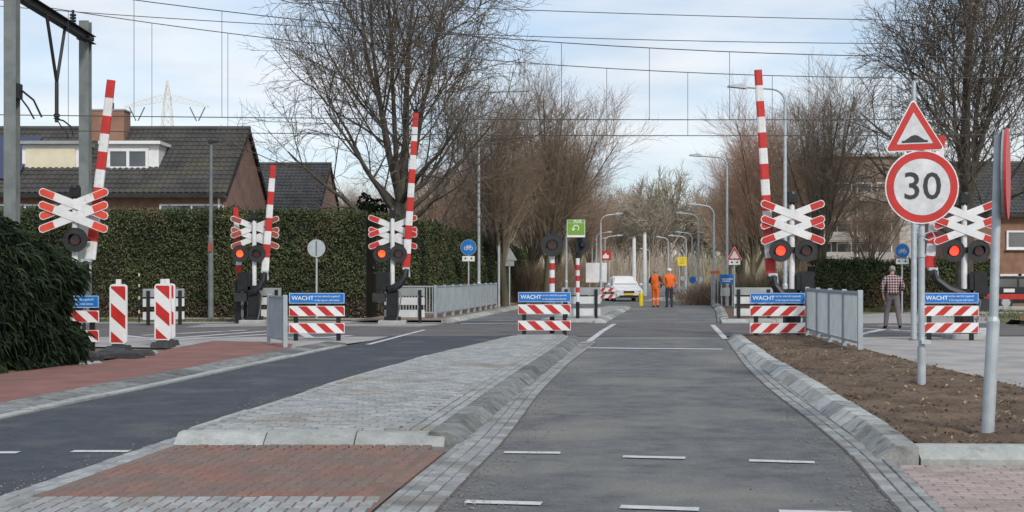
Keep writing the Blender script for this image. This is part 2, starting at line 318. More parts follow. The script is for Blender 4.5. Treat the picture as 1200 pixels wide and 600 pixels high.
# level crossing deck, ballast and rails
RL = lambda x: RAIL_DX*x
poly_sheet('crossing_deck', [(-15, 33.2-.3), (15.5, 33.2+.3), (15.5, 41.9+.3), (-15, 41.9-.3)], .008, asphalt_deck)
for yc in (35.5, 39.5):
    for side, (xa, xb) in enumerate(((-90, -15.05), (15.55, 90))):
        mb = MB(); n = 60
        prof = [(-2.1, -.02), (-1.5, .16), (1.5, .16), (2.1, -.02)]
        vs = []; fs = []
        for i in range(n+1):
            x = xa+(xb-xa)*i/n
            for (dy, z) in prof: vs.append((x, yc+RL(x)+dy*.93, z))
        for i in range(n):
            for k in range(3): q = i*4+k; fs.append((q, q+4, q+5, q+1))
        tag(mb.add(vs, fs).build('ballast_bed', ballast), kind='structure')
    for dy in (-.75, .75):
        mb = MB()
        for xa, xb, z in ((-90, -15.05, .30), (15.55, 90, .30)):
            x0, x1 = xa, xb
            mb.box(((x0+x1)/2, yc+dy+RL((x0+x1)/2), z-.07), (abs(x1-x0), .07, .15), Matrix.Rotation(math.atan(RAIL_DX), 3, 'Z'))
        mb.box((.25, yc+dy+RL(.25), .006), (30.5, .07, .016), Matrix.Rotation(math.atan(RAIL_DX), 3, 'Z'))
        tag(mb.build('rail', steel), 'rusty steel rail running across the level crossing, %s' % {(35.5, -.75): 'nearest of four', (35.5, .75): 'second from the camera', (39.5, -.75): 'third from the camera', (39.5, .75): 'farthest of four'}[(yc, dy)], 'rail', 'railway rails')
sl = MB().box((0, 0, .02), (.26, 2.5, .2)).mesh('sleeper', pm('sleeper_concrete', (.2, .19, .175), rough=.9))
sleepers = [empty('sleeper_row', (0, yc, 0)) for yc in (35.5, 39.5)]
for k, o in enumerate(sleepers):
    tag(o, kind='structure')
    for i in range(14): link('sleeper', sl, o, (15.9+i*.6, RL(15.9+i*.6), .11))
# side paths
poly_sheet('cycle_path', [(lerp_line([(-6.75, 8), (-6.07, 14), (-5.82, 16.2), (-5.45, 18.8), (-5.0, 22.7), (-4.55, 27), (-4.35, 28.6), (-4.9, 29.6)], y), y) for y in (4, 8, 12, 16, 19, 21, 23, 25, 27, 29.6)]+[(-6.0, 30.6), (-7.0, 31.0), (-7.15, 27.3), (-7.25, 24.2), (-7.7, 22), (-8.1, 19), (-9.2, 4)], .006, red_asph)
poly_sheet('pavement', [(-15, 29.6), (-7.0, 28), (-4.1, 28.0), (-3.35, 31), (-3.0, 33.4), (-15, 33.2)], .0025, conc_path)
poly_sheet('pavement', [(-15, 42), (-2.0, 42.2), (-1.6, 45), (-4.0, 44.6), (-10, 43.6), (-15, 43.4)], .0025, conc_path)
poly_sheet('pavement', [(-9.6, 38.8), (-7.2, 39.8), (-2.75, 39.4), (-2.1, 41.55), (-9.6, 41.5)], .0105, conc_path)
poly_sheet('foot_path', [(-60, 47.2), (-7.6, 46.4), (-3.1, 45.2), (-3.4, 47.5), (-8, 48.2), (-60, 49.4)], -.012, pm('pale_path', (.30, .27, .24), (.37, .34, .30), rough=.9, scale=.7))
poly_sheet('foot_path', [(.4, 2), (60, 2), (60, 10.5), (2.6, 10.8)], -.004, pink_pave)
poly_sheet('cycle_path', [(6.75, 10.3), (15.5, 10.3), (15.5, 33.3), (7.4, 33.1), (7.0, 26.4), (6.76, 21.8), (6.68, 18.8)], .0015, conc_path)
poly_sheet('cycle_path', [(9.0, 42.25), (15.5, 42.4), (19, 53), (60, 56), (60, 58), (17, 56), (10.5, 48)], -.008, conc_path)
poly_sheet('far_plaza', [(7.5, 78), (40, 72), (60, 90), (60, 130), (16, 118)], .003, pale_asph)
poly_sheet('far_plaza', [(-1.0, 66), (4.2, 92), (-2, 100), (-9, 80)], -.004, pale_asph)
poly_sheet('far_verge', [(11.2, 72), (17, 70), (24, 80), (17, 86), (13, 82)], .007, pm('verge_brown', (.16, .11, .065), (.11, .085, .05), rough=.95, scale=.8))
# painted markings
def mark(pts, name='road_marking', z=.012):
    return poly_sheet(name, pts, z, paint)
def stripe(a, b, wd, z=.012):
    a, b = Vector(a), Vector(b); d = (b-a).normalized(); n = Vector((-d.y, d.x))*wd/2
    return mark([tuple(a-n), tuple(b-n), tuple(b+n), tuple(a+n)], z=z)
for (x0, y0), (x1, y1) in (((-.07, 11.5), (.42, 11.46)), ((.94, 11.23), (1.46, 11.14)), ((1.97, 10.99), (2.49, 10.88)), ((-.32, 9.0), (.20, 8.92)), ((.72, 8.80), (1.23, 8.70)), ((1.74, 8.62), (2.2, 8.55)), ((-3.84, 11.55), (-3.34, 11.55)), ((-4.78, 11.46), (-4.28, 11.47)), ((-5.6, 11.4), (-5.15, 11.42))):
    stripe((x0, y0), (x1, y1), .13, .009 if x0 > -2 else .011)
stripe((1.62, 27.85), (4.35, 27.35), .32)
stripe((-1.62, 41.9), (.4, 42.2), .32)
stripe((1.78, 30.6), (2.45, 36.0), .15); stripe((2.45, 36.0), (3.2, 41.4), .15)
stripe((5.12, 31.7), (6.17, 40.7), .15)
stripe((-3.18, 29.2), (-2.45, 37.0), .13)
for a, b in (((-8.6, 31.2), (-6.6, 36.5)), ((-9.4, 33.6), (-7.4, 36.8)), ((-7.9, 31.3), (-5.6, 35.6)), ((-5.7, 35.6), (-4.9, 32.2)), ((-10.3, 34.2), (-8.9, 32.2)), ((-4.8, 32.0), (-4.1, 33.6)),
             ((8.7, 33.6), (10.6, 37.6)), ((10.6, 36.9), (12.0, 33.8)), ((8.3, 39.6), (10.9, 37.2)), ((12.2, 34.3), (13.7, 38.4)), ((9.2, 36.0), (8.2, 34.2)), ((11.2, 40.4), (12.8, 38.2))):
    stripe(a, b, .24)

# ------------------------------------------------------------------ kerbs, setts, pavers
def offset_line(pl, d):                                # sideways, + = to the right when looking along +y
    r = []
    for i, (x, y) in enumerate(pl):
        a = Vector(pl[max(i-1, 0)]); b = Vector(pl[min(i+1, len(pl)-1)]); t = (b-a).normalized(); r.append((x+t.y*d, y-t.x*d))
    return r
def resample(pl, step):
    r = [Vector(pl[0])]; acc = 0
    for a, b in zip(pl, pl[1:]):
        a, b = Vector(a), Vector(b); d = (b-a).length; pos = step-acc
        while pos <= d: r.append(a+(b-a)*(pos/d)); pos += step
        acc = (acc+d) % step if d else acc
    return r
def kerb(pl, prof, m, length=.8, name='kerb'):
    """row of stones along a plan line; prof = (offset, height) cross-section, each stone its own child"""
    root = tag(empty(name, (pl[0][0], pl[0][1], 0)), kind='structure')
    pts = resample(pl, length); p = len(prof)
    for i, (a, b) in enumerate(zip(pts, pts[1:])):
        t = (b-a).normalized(); nrm = Vector((t.y, -t.x)); L = (b-a).length-.012
        c = a; mb = MB(); vs = []; j = random.uniform(-.006, .006); jo = random.uniform(-.012, .012)
        for s_ in (0, L):
            for (o, h) in prof: q = t*s_+nrm*(o+jo); vs.append((q.x, q.y, h+j if h > 0 else h))
        fs = [tuple(range(p))[::-1], tuple(range(p, 2*p))]+[(k, (k+1) % p, p+(k+1) % p, p+k) for k in range(p)]
        o = mb.add(vs, fs).build('kerb_stone', m, root); o.location = (c.x-pl[0][0], c.y-pl[0][1], 0)
    return root
slope = lambda s, wd, h: [(0, -.03), (0, .02), (s*wd*.72, h-.012), (s*wd*.82, h), (s*(wd+.14), h), (s*(wd+.14), -.03)]
# median: sloping right kerb, low left kerb, front kerb
kr = [(x, y) for x, y in KL if 11.9 <= y <= 31.2]
kr = kr+[(kr[-1][0]-.06, 31.5), (kr[-1][0]-.28, 31.75)]
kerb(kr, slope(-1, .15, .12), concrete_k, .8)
ml = [(x+.03, y) for x, y in ML if 12.1 <= y <= 31.6]
kerb(ml, [(0, -.03), (0, .09), (.03, .11), (.12, .11), (.12, -.03)], concrete, .8)
kerb([(-3.06, 11.95), (-.52, 11.88)], [(0, -.03), (0, .015), (-.16, .10), (-.20, .11), (-.36, .11), (-.36, -.03)], concrete, .82)
kerb([(.12, 31.85), (1.3, 31.85)], [(0, -.03), (0, .11), (-.1, .11), (-.1, -.03)], concrete, .58)
# median fill and pavers
mfl = [(x+.15, y) for x, y in ml]; mfr = offset_line(kr, -.295)
sheet_between('median_bed', [(x, y) for x, y in mfl if y > 12.2], [(x, y) for x, y in mfr if y > 12.1]+[(1.0, 31.9)], .106, sand, n=50)
def brick_layout(items, root, name, m, z, th=.05, limit=300):
    """items: (x, y, angle, length, width); nearest 300 are parts sharing a few meshes, the rest one stuff part"""
    items = sorted(items, key=lambda q: q[1]); cache = {}
    rest = MB()
    for i, (x, y, a, l, wd) in enumerate(items):
        zz = z+random.uniform(-.003, .003)
        if i < limit:
            k = (round(l, 2), round(wd, 2))
            if k not in cache: cache[k] = MB().box((0, 0, -th/2), (k[0]-.010, k[1]-.010, th), ch=.006).mesh(name, m)
            o = link(name, cache[k], root, (x, y, zz), a); o.rotation_euler = (random.uniform(-.012, .012), random.uniform(-.012, .012), a)
        else:
            rest.box((x, y, zz-th/2), (l-.010, wd-.010, th), Matrix.Rotation(a, 3, 'Z'), ch=.006)
    if rest.v: tag(rest.build(name+'_rest', m, root), kind='stuff')
def along(pl, off, l, wd, jl=0):
    r = []; pts = resample(offset_line(pl, off), l)
    for a, b in zip(pts, pts[1:]):
        c = (a+b)/2; t = b-a; r.append((c.x, c.y, math.atan2(t.y, t.x), l, wd))
    return r
med = tag(empty('median_paving', (0, 0, 0)), kind='structure'); it = []
y = 12.36; row = 0
while y < 31.7:
    xa, xb = lerp_line(mfl, y)+.03, lerp_line(mfr, y)-.36
    if xb-xa > .25:
        x = xa+(.0 if row % 2 else .105)+.02
        while x < xb+.02: it.append((x, y, 0, .21, .15)); x += .211
    y += .151; row += 1
edge = [(lerp_line(mfr, 12.27), 12.27)]+[(x, yy) for x, yy in mfr if 12.4 < yy < 31.4]
for off in (-.06, -.17, -.28): it += along(edge, off, .21, .105)
brick_layout(it, med, 'brick', setts, .118)
# gutter courses of setts beside the right lane, both sides, and beside the left lane
def gutter(pl, offs, m, z=.02, l=.21):
    root = tag(empty('gutter', (0, 0, 0)), kind='structure'); it = []
    for o, wd in offs: it += along(pl, o, l, wd)
    brick_layout(it, root, 'brick', m, z)
gl = [(x, y) for x, y in RA if 2.5 <= y <= 30.6]
sheet_between('gutter_bed', offset_line(gl, -.40), offset_line(gl, .01), .006, sand, n=60)
gutter(gl, ((-.055, .11), (-.165, .11), (-.275, .11), (-.36, .07)), setts_d, .016)
gr = [(x, y) for x, y in RR if 6.5 <= y <= 31.5]
sheet_between('gutter_bed', offset_line(gr, -.01), offset_line(gr, .30), .006, sand, n=60)
gutter(gr, ((.055, .11), (.165, .11), (.26, .08)), setts_d, .016)
gm = [(x, y) for x, y in ML if 2.5 <= y <= 31.4]
sheet_between('gutter_bed', offset_line(gm, -.12), offset_line(gm, .13), .009, sand, n=60)
gutter(gm, ((-.055, .11), (.06, .11)), setts, .017)
# red crossing pavers in the median, grey soldier row in front
sheet_between('crossing_bed', [(-3.6, 7.6), (-3.28, 9.0), (-2.94, 11.93)], [(x, y) for x, y in offset_line(gl, -.40) if 7.4 < y < 12.0], .0215, red_dirt, n=10)
rb = tag(empty('red_paving', (0, 0, 0)), kind='structure'); it = []
y = 9.22; row = 0
while y < 11.9:
    xa, xb = lerp_line(gm, y)+.14+.05, lerp_line(gl, y)-.42-.11
    x = xa
    while x < xb-.03: it.append((x, y, R(90), .21, .105)); x += .1055
    y += .2125; row += 1
it += along([(x, y) for x, y in gl if 9.0 < y < 12.0], -.45, .21, .105)
brick_layout(it, rb, 'brick', red_brick, .026)
gb = tag(empty('grey_paving', (0, 0, 0)), kind='structure'); it = []
for rr in range(5):
    y = 8.99-.2125*rr; x = lerp_line(gm, y)+.19
    while x < lerp_line(gl, y)-.43: it.append((x, y, R(90), .21, .105)); x += .1055
brick_layout(it, gb, 'brick', setts, .027)
mb = MB(); rng = random.Random(31)                     # grit swept to the edges of the lanes
for _ in range(1500):
    y = 8.7+15*rng.random()**1.7; s_ = rng.random()
    x = lerp_line(gl, y)+abs(rng.gauss(0, .22)) if s_ < .4 else lerp_line(gr, y)-abs(rng.gauss(0, .25)) if s_ < .8 else lerp_line(gm, y)-.1-abs(rng.gauss(0, .2))
    mb.sphere((x, y, .008), rng.uniform(.003, .011), 5, 3, (1, 1, .7), .3)
tag(mb.build('grit', grit_m), kind='stuff')
pink_b = pm('pink_pavers', (.27, .215, .205), (.33, .275, .26), rough=.85, scale=5, rnd=.12, bump=.2, bscale=90, third=((.22, .185, .165), 1.2, (.5, .7)), speck=.2, nrough=.65)
pk = tag(empty('pink_paving', (0, 0, 0)), kind='structure'); it = []
for rr in range(21):
    y = 10.72-.107*rr; x = lerp_line(gr, y)+.42+(.105 if rr % 2 else 0)
    while x < 5.4: it.append((x, y-.032*(x-3.1), -.032, .21, .105)); x += .211
brick_layout(it, pk, 'brick', pink_b, .0015)
# right-hand bed: kerb, front kerb, soil
krr = [(x, y) for x, y in KR if 10.95 <= y <= 32.1]
kerb(krr, slope(1, .19, .13), concrete_d, .8)
kerb([(3.385, 10.94), (15.5, 10.55)], [(0, -.03), (0, .02), (-.15, .10), (-.19, .115), (-.30, .115), (-.30, -.03)], concrete, .95)
bl = offset_line(krr, .33); br_ = [(6.64, 10.6), (6.66, 17.2), (6.72, 18.8), (6.78, 21.8), (6.98, 26.4), (7.3, 32.2)]
mb = MB(); vs = []; fs = []; nu, nv = 90, 260
for j in range(nv+1):
    y = 11.15+(32.0-11.15)*j/nv; a, b = lerp_line(bl, y), lerp_line(br_, y)
    for i in range(nu+1):
        u = i/nu; x = a+(b-a)*u
        e = min(1, min(u, 1-u)*9, (j+1)/6)
        z = .085+e*(.03+.035*noise.noise((x*2.1, y*2.1, 0))+.03*noise.noise((x*7, y*7, 3))+.022*noise.noise((x*19, y*19, 8)))
        vs.append((x, y, z))
for j in range(nv):
    for i in range(nu): q = j*(nu+1)+i; fs.append((q, q+1, q+nu+2, q+nu+1))
tag(mb.add(vs, fs).build('soil_bed', soil, smooth=True), kind='structure')
mb = MB()
for _ in range(2600):
    y = 11.3+20*random.random()**1.6; u = random.random(); x = lerp_line(bl, y)+.05+u*(lerp_line(br_, y)-lerp_line(bl, y)-.1)
    mb.sphere((x, y, .105), random.uniform(.008, .034), 5, 3, (1, 1, .7), .3)
tag(mb.build('soil_clods', soil), kind='stuff')
mb = MB(); rng = random.Random(17)                     # dry leaves and small weeds on the soil
for _ in range(420):
    y = 11.4+19*rng.random()**1.5; x = lerp_line(bl, y)+.05+rng.random()**.8*(lerp_line(br_, y)-lerp_line(bl, y)-.1)
    a = rng.uniform(0, 6.28); s_ = rng.uniform(.015, .04); ca, sa = math.cos(a)*s_, math.sin(a)*s_; z = .15
    mb.add([(x-ca, y-sa, z-.02), (x+sa*.5, y-ca*.5, z), (x+ca, y+sa, z+.01), (x-sa*.5, y+ca*.5, z)], [(0, 1, 2, 3)])
tag(mb.build('leaf_litter', pm('dry_leaf', (.22, .15, .08), (.30, .22, .13), rough=.9, scale=9, rnd=.4)), kind='stuff')
mb = MB()
for _ in range(26):
    y = 11.5+14*rng.random(); x = lerp_line(bl, y)+.1+rng.random()*(lerp_line(br_, y)-lerp_line(bl, y)-.2)
    for k in range(14):
        a = rng.uniform(0, 6.28); h = rng.uniform(.04, .11); l = rng.uniform(.02, .07)
        mb.add([(x-.006*math.sin(a), y+.006*math.cos(a), .09), (x+.006*math.sin(a), y-.006*math.cos(a), .09), (x+math.cos(a)*l, y+math.sin(a)*l, .09+h)], [(0, 1, 2)])
tag(mb.build('weeds', grass_m), kind='stuff')
# left: kerb between left lane and the red path, pale edge strip
ll = [(x, y) for x, y in LL if 8 <= y <= 29.6]
strip = kerb(offset_line(ll, -.02), [(0, -.03), (0, .025), (-.16, .03), (-.16, -.03)], concrete, 1.0)
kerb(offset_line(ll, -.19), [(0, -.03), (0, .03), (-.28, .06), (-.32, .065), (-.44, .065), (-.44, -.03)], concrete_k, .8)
lf = [(x, y) for x, y in LL if 42.4 <= y <= 66]
kerb(offset_line(lf, 0), [(0, -.04), (0, .03), (-.2, .11), (-.4, .12), (-.4, -.04)], concrete_d, 1.0)
sheet_between('pavement', offset_line(lf, -3.4), offset_line(lf, -.4), .07, pm('verge_sand', (.24, .185, .15), (.17, .13, .10), rough=.95, scale=2), n=20)
# far median and far right kerb
fm = [(x-.55, y) for x, y in RA if 42.2 <= y <= 62]
kerb(offset_line(fm, .42), slope(-1, .22, .12), concrete_d, .9)
kerb([(.95, 42.9), (fm[0][0]+.3, 42.7)], [(0, -.04), (0, .02), (-.15, .12), (-.3, .12), (-.3, -.04)], concrete, .9)
sheet_between('median_bed', [(.95, 42.9), (2.2, 52), (4.6, 62)], fm, .10, pm('median_concrete', (.25, .255, .26), (.33, .335, .34), rough=.9, scale=1), n=16)
fr = [(x+.05, y) for x, y in RR if 42.8 <= y <= 70]
kerb(fr, slope(1, .22, .12), concrete_d, .9)
kerb([(fr[0][0]+.1, 42.75), (fr[0][0]+3.4, 42.9)], [(0, -.04), (0, .02), (-.2, .12), (-.5, .12), (-.5, -.04)], concrete, .9)
poly_sheet('verge', [(fr[0][0]+.35, 43.3), (fr[0][0]+3.6, 43.4), (fr[0][0]+6, 56), (12.3, 70), (10.9, 70)], .06, soil)
# ------------------------------------------------------------------ level crossing gear
def sgn_cross(root, z, y, reds, arms_name='cross_arm'):
    """one St Andrew's cross: two arms, each with red ends as sub-parts"""
    for q, a in enumerate((R(-21), R(21))):
        tf = lambda p, a=a, z=z, q=q: Vector((p.x*math.cos(a)-p.z*math.sin(a), p.y+y+q*.012, z+p.x*math.sin(a)+p.z*math.cos(a)))
        L, h = .82, .09
        def cap(x0, x1, hh, r=.05):
            return [(x0, -hh), (x1-r, -hh), (x1, -hh+r), (x1, hh-r), (x1-r, hh), (x0, hh)] if x1 > x0 else [(x0, hh), (x1+r, hh), (x1, hh-r), (x1, -hh+r), (x1+r, -hh), (x0, -hh)]
        arm = MB().prism([(-L+.05, -h), (L-.05, -h), (L, -h+.05), (L, h-.05), (L-.05, h), (-L+.05, h), (-L, h-.05), (-L, -h+.05)], 0, .008, tf).build(arms_name, white, root)
        for s in (1, -1):
            MB().prism(cap(s*.47, s*(L-.015), h-.015), -.003, .0115, tf).build('red_end', reds, arm)
def signal_head(root, x, z, lens, r=.26, hood=True, face=-1):
    bp_ = MB(); bp_.disc((x, z), r, -.17, -.155); bp_.ring((x, z), r-.012, r+.012, -.18, -.15); b = bp_.build('backboard', darkgrey, root)
    MB().disc((x, z), .115, -.20, -.18).build('lens', lens, b)
    h = MB(); n = 14
    a = [R(-35)+R(250)*k/(n-1) for k in range(n)]
    vs = []
    for rr, yy in ((.125, -.175), (.125, -.33), (.135, -.33), (.135, -.175)): vs += [(x+rr*math.cos(t), yy+(.08*(1-math.sin(t)) if yy < -.3 else 0), z+rr*math.sin(t)) for t in a]
    fs = []
    for q in range(4):
        for k in range(n-1): fs.append((q*n+k, q*n+k+1, ((q+1) % 4)*n+k+1, ((q+1) % 4)*n+k))
    h.add(vs, fs).build('hood', black, b)
    MB().tube([(x, -.155, z), (x, -.04, z)], .10, 12).build('lamp_housing', black, b)
def boom(root, pivot, top, w0=.23, w1=.18, bands=11, first_red=True, y=-.1):
    """tapered pole in alternate red and white bands"""
    p, t = Vector((pivot[0], y, pivot[1])), Vector((top[0], y, top[1])); d = (t-p); L = d.length; d.normalize(); n = Vector((d.z, 0, -d.x))
    bl_ = L/bands
    o = None
    for k in range(bands):
        a = k*bl_; b = a+bl_; wa, wb = w0+(w1-w0)*a/L, w0+(w1-w0)*b/L; dp = .05
        redk = ((bands-1-k) % 2 == 0)
        vs = []
        for s_, ww in ((a, wa), (b, wb)):
            for u, v in ((-1, -.6), (-.6, -1), (.6, -1), (1, -.6), (1, .6), (.6, 1), (-.6, 1), (-1, .6)): q = p+d*s_+n*(u*ww/2); vs.append((q.x, q.y+v*dp, q.z))
        fs = [tuple(range(8))[::-1], tuple(range(8, 16))]+[(i, (i+1) % 8, 8+(i+1) % 8, 8+i) for i in range(8)]
        MB().add(vs, fs).build('red_band' if redk else 'white_band', red if redk else white, root)
def barrier(px, Y, label, pivot, top, lens=lamp_red, lights=(-.31, .31), front=True, dz=0., reds=red, mech=1, bands=11, group='level crossing barriers', base=True, lz=2.13, z1=3.0, z2=2.63, lens2=None):
    root = tag(empty('crossing_barrier', (PX(px, Y), Y, 0)), label, 'crossing barrier', group)
    MB().tube([(0, 0, .3), (0, 0, 3.25+dz)], [.075, .065], 14).build('mast', white, root)
    bx = MB(); bx.box((0, 0, 3.40+dz), (.2, .2, .22)); bx.tube([(0, 0, 3.5+dz), (0, 0, 3.56+dz)], [.12, .10], 10); bx.box((0, 0, 3.26+dz), (.12, .12, .06)); bx.build('bell', black, root)
    yy = -.10 if front else .085
    sgn_cross(root, z1+dz, yy, reds); sgn_cross(root, z2+dz, yy-.03 if front else yy+.03, reds)
    br = MB(); br.box((0, -.02, lz+dz), (.7, .06, .06)); br.box((0, -.0, lz+dz+.02), (.2, .18, .14)); br.build('lamp_bracket', darkgrey, root)
    signal_head(root, lights[0], lz+dz, lens)
    if len(lights) > 1: signal_head(root, lights[1], lz+dz, lens2 or lamp_off)
    # drive: column, cabinet, motor box, curved boom arm, counterweight
    if base: MB().box((0, .02, .05), (.85, .7, .14), ch=.02).build('foundation', concrete, root)
    c = MB(); c.box((0, .02, .66), (.36, .34, 1.1), ch=.03); c.box((0, .02, .17), (.5, .44, .12)); c.box((.0, -.16, .62), (.24, .03, .7)); c.build('column', black, root)
    k = MB(); k.box((-mech*.30, .05, 1.32), (.42, .40, .62), ch=.03); k.box((-mech*.34, -.16, 1.32), (.3, .03, .5)); k.build('drive_cabinet', black, root)
    k2 = MB(); k2.box((-mech*.42, .02, .84), (.40, .3, .28), ch=.03); k2.build('motor_box', darkgrey, root)
    s = 1 if pivot[0] > 0 else -1
    a = MB(); pz = pivot[1]
    P = [(-s*.12, -.14, pz-.62), (s*.06, -.15, pz-.56), (pivot[0]*.55, -.15, pz-.42), (pivot[0]*.9, -.13, pz-.2), (pivot[0], -.1, pz+.05)]
    a.tube(P, [.12, .14, .12, .10, .08], 9); a.box((pivot[0], -.1, pz-.02), (.24, .16, .10)); a.build('boom_arm', black, root)
    cl = MB(); cl.box((pivot[0], -.1, pz+.07), (.22, .12, .07)); cl.tube([(pivot[0]+.1, -.16, pz-.2), (pivot[0]+.1, -.16, pz+.02)], .025, 8); cl.build('boom_clamp', galv, root)
    boom(root, (pivot[0], pz+.1), top, bands=bands, y=.16 if front else -.1)
    cb = MB(); cb.tube([(.16, -.2, 1.15), (.3, -.26, .9), (.24, -.24, .5), (.15, -.2, .12)], .018, 6); cb.build('cable', galv_d, root)
    return root
barrier(928, 32.0, 'tall raised red and white barrier with lit red lamp on right of the road lane', (-.48, 1.48), (-.79, 6.53), mech=-1, bands=13)
barrier(1130, 32.2, 'raised crossing barrier with crosses behind the round 30 sign', (-.80, 1.62), (-.50, 4.95), mech=-1, lights=(-.31, .30))
barrier(88, 29.6, 'raised crossing barrier rising out of the dark conifer at far left', (.29, 1.8), (.76, 5.93), lens=lamp_off, reds=red_o, lz=2.33, z1=3.13, z2=2.84, mech=1, bands=10, lights=(.06,))
barrier(298, 42.0, 'far barrier before the hedge with glowing orange lamp and crosses seen from behind', (.36, 1.58), (.62, 5.02), lens=lamp_orange, lights=(-.42, .12), front=False, reds=red_d, dz=.02, lz=2.2, z1=3.05, z2=2.7, bands=8)
barrier(460, 41.6, 'far barrier before the big bare tree, black drive, tall raised boom', (.44, 1.68), (.74, 6.62), lens=lamp_orange, lights=(-.32, .20), front=False, reds=red, dz=.08, bands=11)
# short striped pole beside the far left barrier
pr = tag(empty('striped_pole', (PX(279, 42.4), 42.4, 0)), 'short leaning red and white pole left of the orange lamp', 'striped pole')
MB().box((0, 0, .7), (.16, .16, 1.4)).build('post', black, pr)
boom(pr, (.05, 1.4), (-.08, 3.7), .17, .16, 5, y=0)

def wacht(px, Y, label, lean=1, z=0., back=False, rz=0., W=1.30):
    """blue WACHT board above two striped boards on two dark posts"""
    root = tag(empty('warning_board', (PX(px, Y), Y, z), rz+(math.pi if back else 0)), label, 'warning board', 'crossing warning boards')
    for x in (-.5, .5): MB().box((x, .03, .53), (.10, .055, 1.07)).build('post', black, root)
    for (z0, z1) in ((.58, .82), (.18, .42)):
        b = MB().box((0, -.015, (z0+z1)/2), (W, .03, z1-z0)).build('striped_board', white_c if not back else board_back, root)
        h = z1-z0-.02; zb = z0+.01; s = .24*lean; st = MB()
        k0 = -.62 if lean > 0 else -.42
        for k in range(4):
            x0 = -W/2+.01+k*.42-(.16 if lean > 0 else -.02); poly = [(x0-s*-.0, zb), (x0+.20, zb), (x0+.20+s, zb+h), (x0+s, zb+h)]
            # clip to the board
            xa, xb = -W/2+.012, W/2-.012; pts = []
            def clip(poly, f, inter):
                r = []
                for i in range(len(poly)):
                    p, q = poly[i], poly[(i+1) % len(poly)]
                    if f(p): r.append(p)
                    if f(p) != f(q): r.append(inter(p, q))
                return r
            poly = clip(poly, lambda p: p[0] >= xa, lambda p, q: (xa, p[1]+(q[1]-p[1])*(xa-p[0])/(q[0]-p[0])))
            if len(poly) > 2: poly = clip(poly, lambda p: p[0] <= xb, lambda p, q: (xb, p[1]+(q[1]-p[1])*(xb-p[0])/(q[0]-p[0])))
            if len(poly) > 2: st.prism(poly, -.034, -.031)
        if not back: st.build('red_stripes', red, b)
    pl = MB().box((0, -.015, 1.0), (W, .03, .25)).build('blue_plate', blue if not back else signback, root)
    if not back:
        fr = MB()
        for zz in (.885, 1.115): fr.box((0, -.0315, zz), (W-.02, .003, .008))
        for xx in (-W/2+.012, W/2-.012): fr.box((xx, -.0315, 1.0), (.008, .003, .22))
        fr.build('white_border', white_c, pl)
        o = link('lettering', TXT_W, pl, (-W/2+.06, -.033, 1.0))
        o = link('lettering', TXT_1, pl, (-W/2+.60, -.033, 1.045)); o = link('lettering', TXT_2, pl, (-W/2+.60, -.033, .955))
    return root
TXT_W = text_mesh('WACHT', .138, white_c, .002, 'LEFT', 1.0); TXT_1 = text_mesh('tot het rode licht is gedoofd', .06, white_c, .0005, 'LEFT', .86); TXT_2 = text_mesh('er kan nog een trein komen', .06, white_c, .0005, 'LEFT', .86)
wacht(371.5, 31.0, 'blue WACHT board with red and white stripes beside the left road lane', -1)
wacht(638, 32.6, 'blue WACHT board with striped boards on the paved median tip', -1)
wacht(911, 31.1, 'blue WACHT board with striped boards beside the grey bar fence on right', 1)
wacht(1114, 31.2, 'blue WACHT board with striped boards beside the right foot path', 1)
wacht(79, 27.0, 'WACHT board half hidden behind the dark conifer', -1)
wacht(474, 42.6, 'grey back of a board beside the barrier under the big tree', back=True)
wacht(681, 44.4, 'grey back of a board on the far median behind the striped lamp posts', back=True)
wacht(883, 44.2, 'grey back of a board on the far right verge beside the lane', back=True)
wacht(306, 42.9, 'grey back of a board beside the orange lamp before the hedge', back=True)
wacht(192, 40.5, 'grey back of a board behind the red and white delineators', back=True, rz=.6)

def lamp_post(px, Y, label, z0, name='crossing_lamp_post', back=False, hz=2.25, bands=()):
    root = tag(empty(name, (PX(px, Y), Y, z0)), label, 'crossing lamp')
    p = MB().tube([(0, 0, 0), (0, 0, hz+.1)], .062, 14).build('post', black, root)
    for k, (a, b, m) in enumerate(bands): MB().tube([(0, 0, a), (0, 0, b)], .066, 14).build('red_band' if m is red else 'white_band', m, root)
    if back:
        h = MB(); h.disc((.16, hz), .27, .05, .065); h.build('backboard', darkgrey, root)
        h = MB(); h.tube([(.16, .05, hz), (.16, -.12, hz)], [.11, .08], 12); h.tube([(0, 0, hz-.1), (.16, -.05, hz)], .03, 6); h.box((-.03, -.08, hz-.18), (.14, .1, .18)); h.build('lamp_housing', black, root)
    else:
        signal_head(root, 0, hz, lamp_off, .27)
        MB().tube([(0, 0, hz+.1), (0, 0, hz+.36)], [.06, .05], 10).build('cap', black, root)
    return root
Wt, Rd = white, red
lamp_post(647, 32.9, 'striped post with one round dark lamp behind the median WACHT board', .09, bands=((.42, 1.24, Wt), (1.24, 1.39, Rd), (1.39, 1.58, Wt), (1.58, 1.75, Rd), (1.75, 1.92, Wt)), hz=2.2)
lamp_post(677, 44.0, 'striped post with lamp seen from behind under the green sign', .10, back=True, hz=2.45, bands=((.55, .86, Wt), (.86, 1.03, Rd), (1.03, 1.24, Wt), (1.24, 1.42, Rd), (1.42, 1.60, Wt), (1.60, 1.78, Rd), (1.78, 2.0, Wt)))
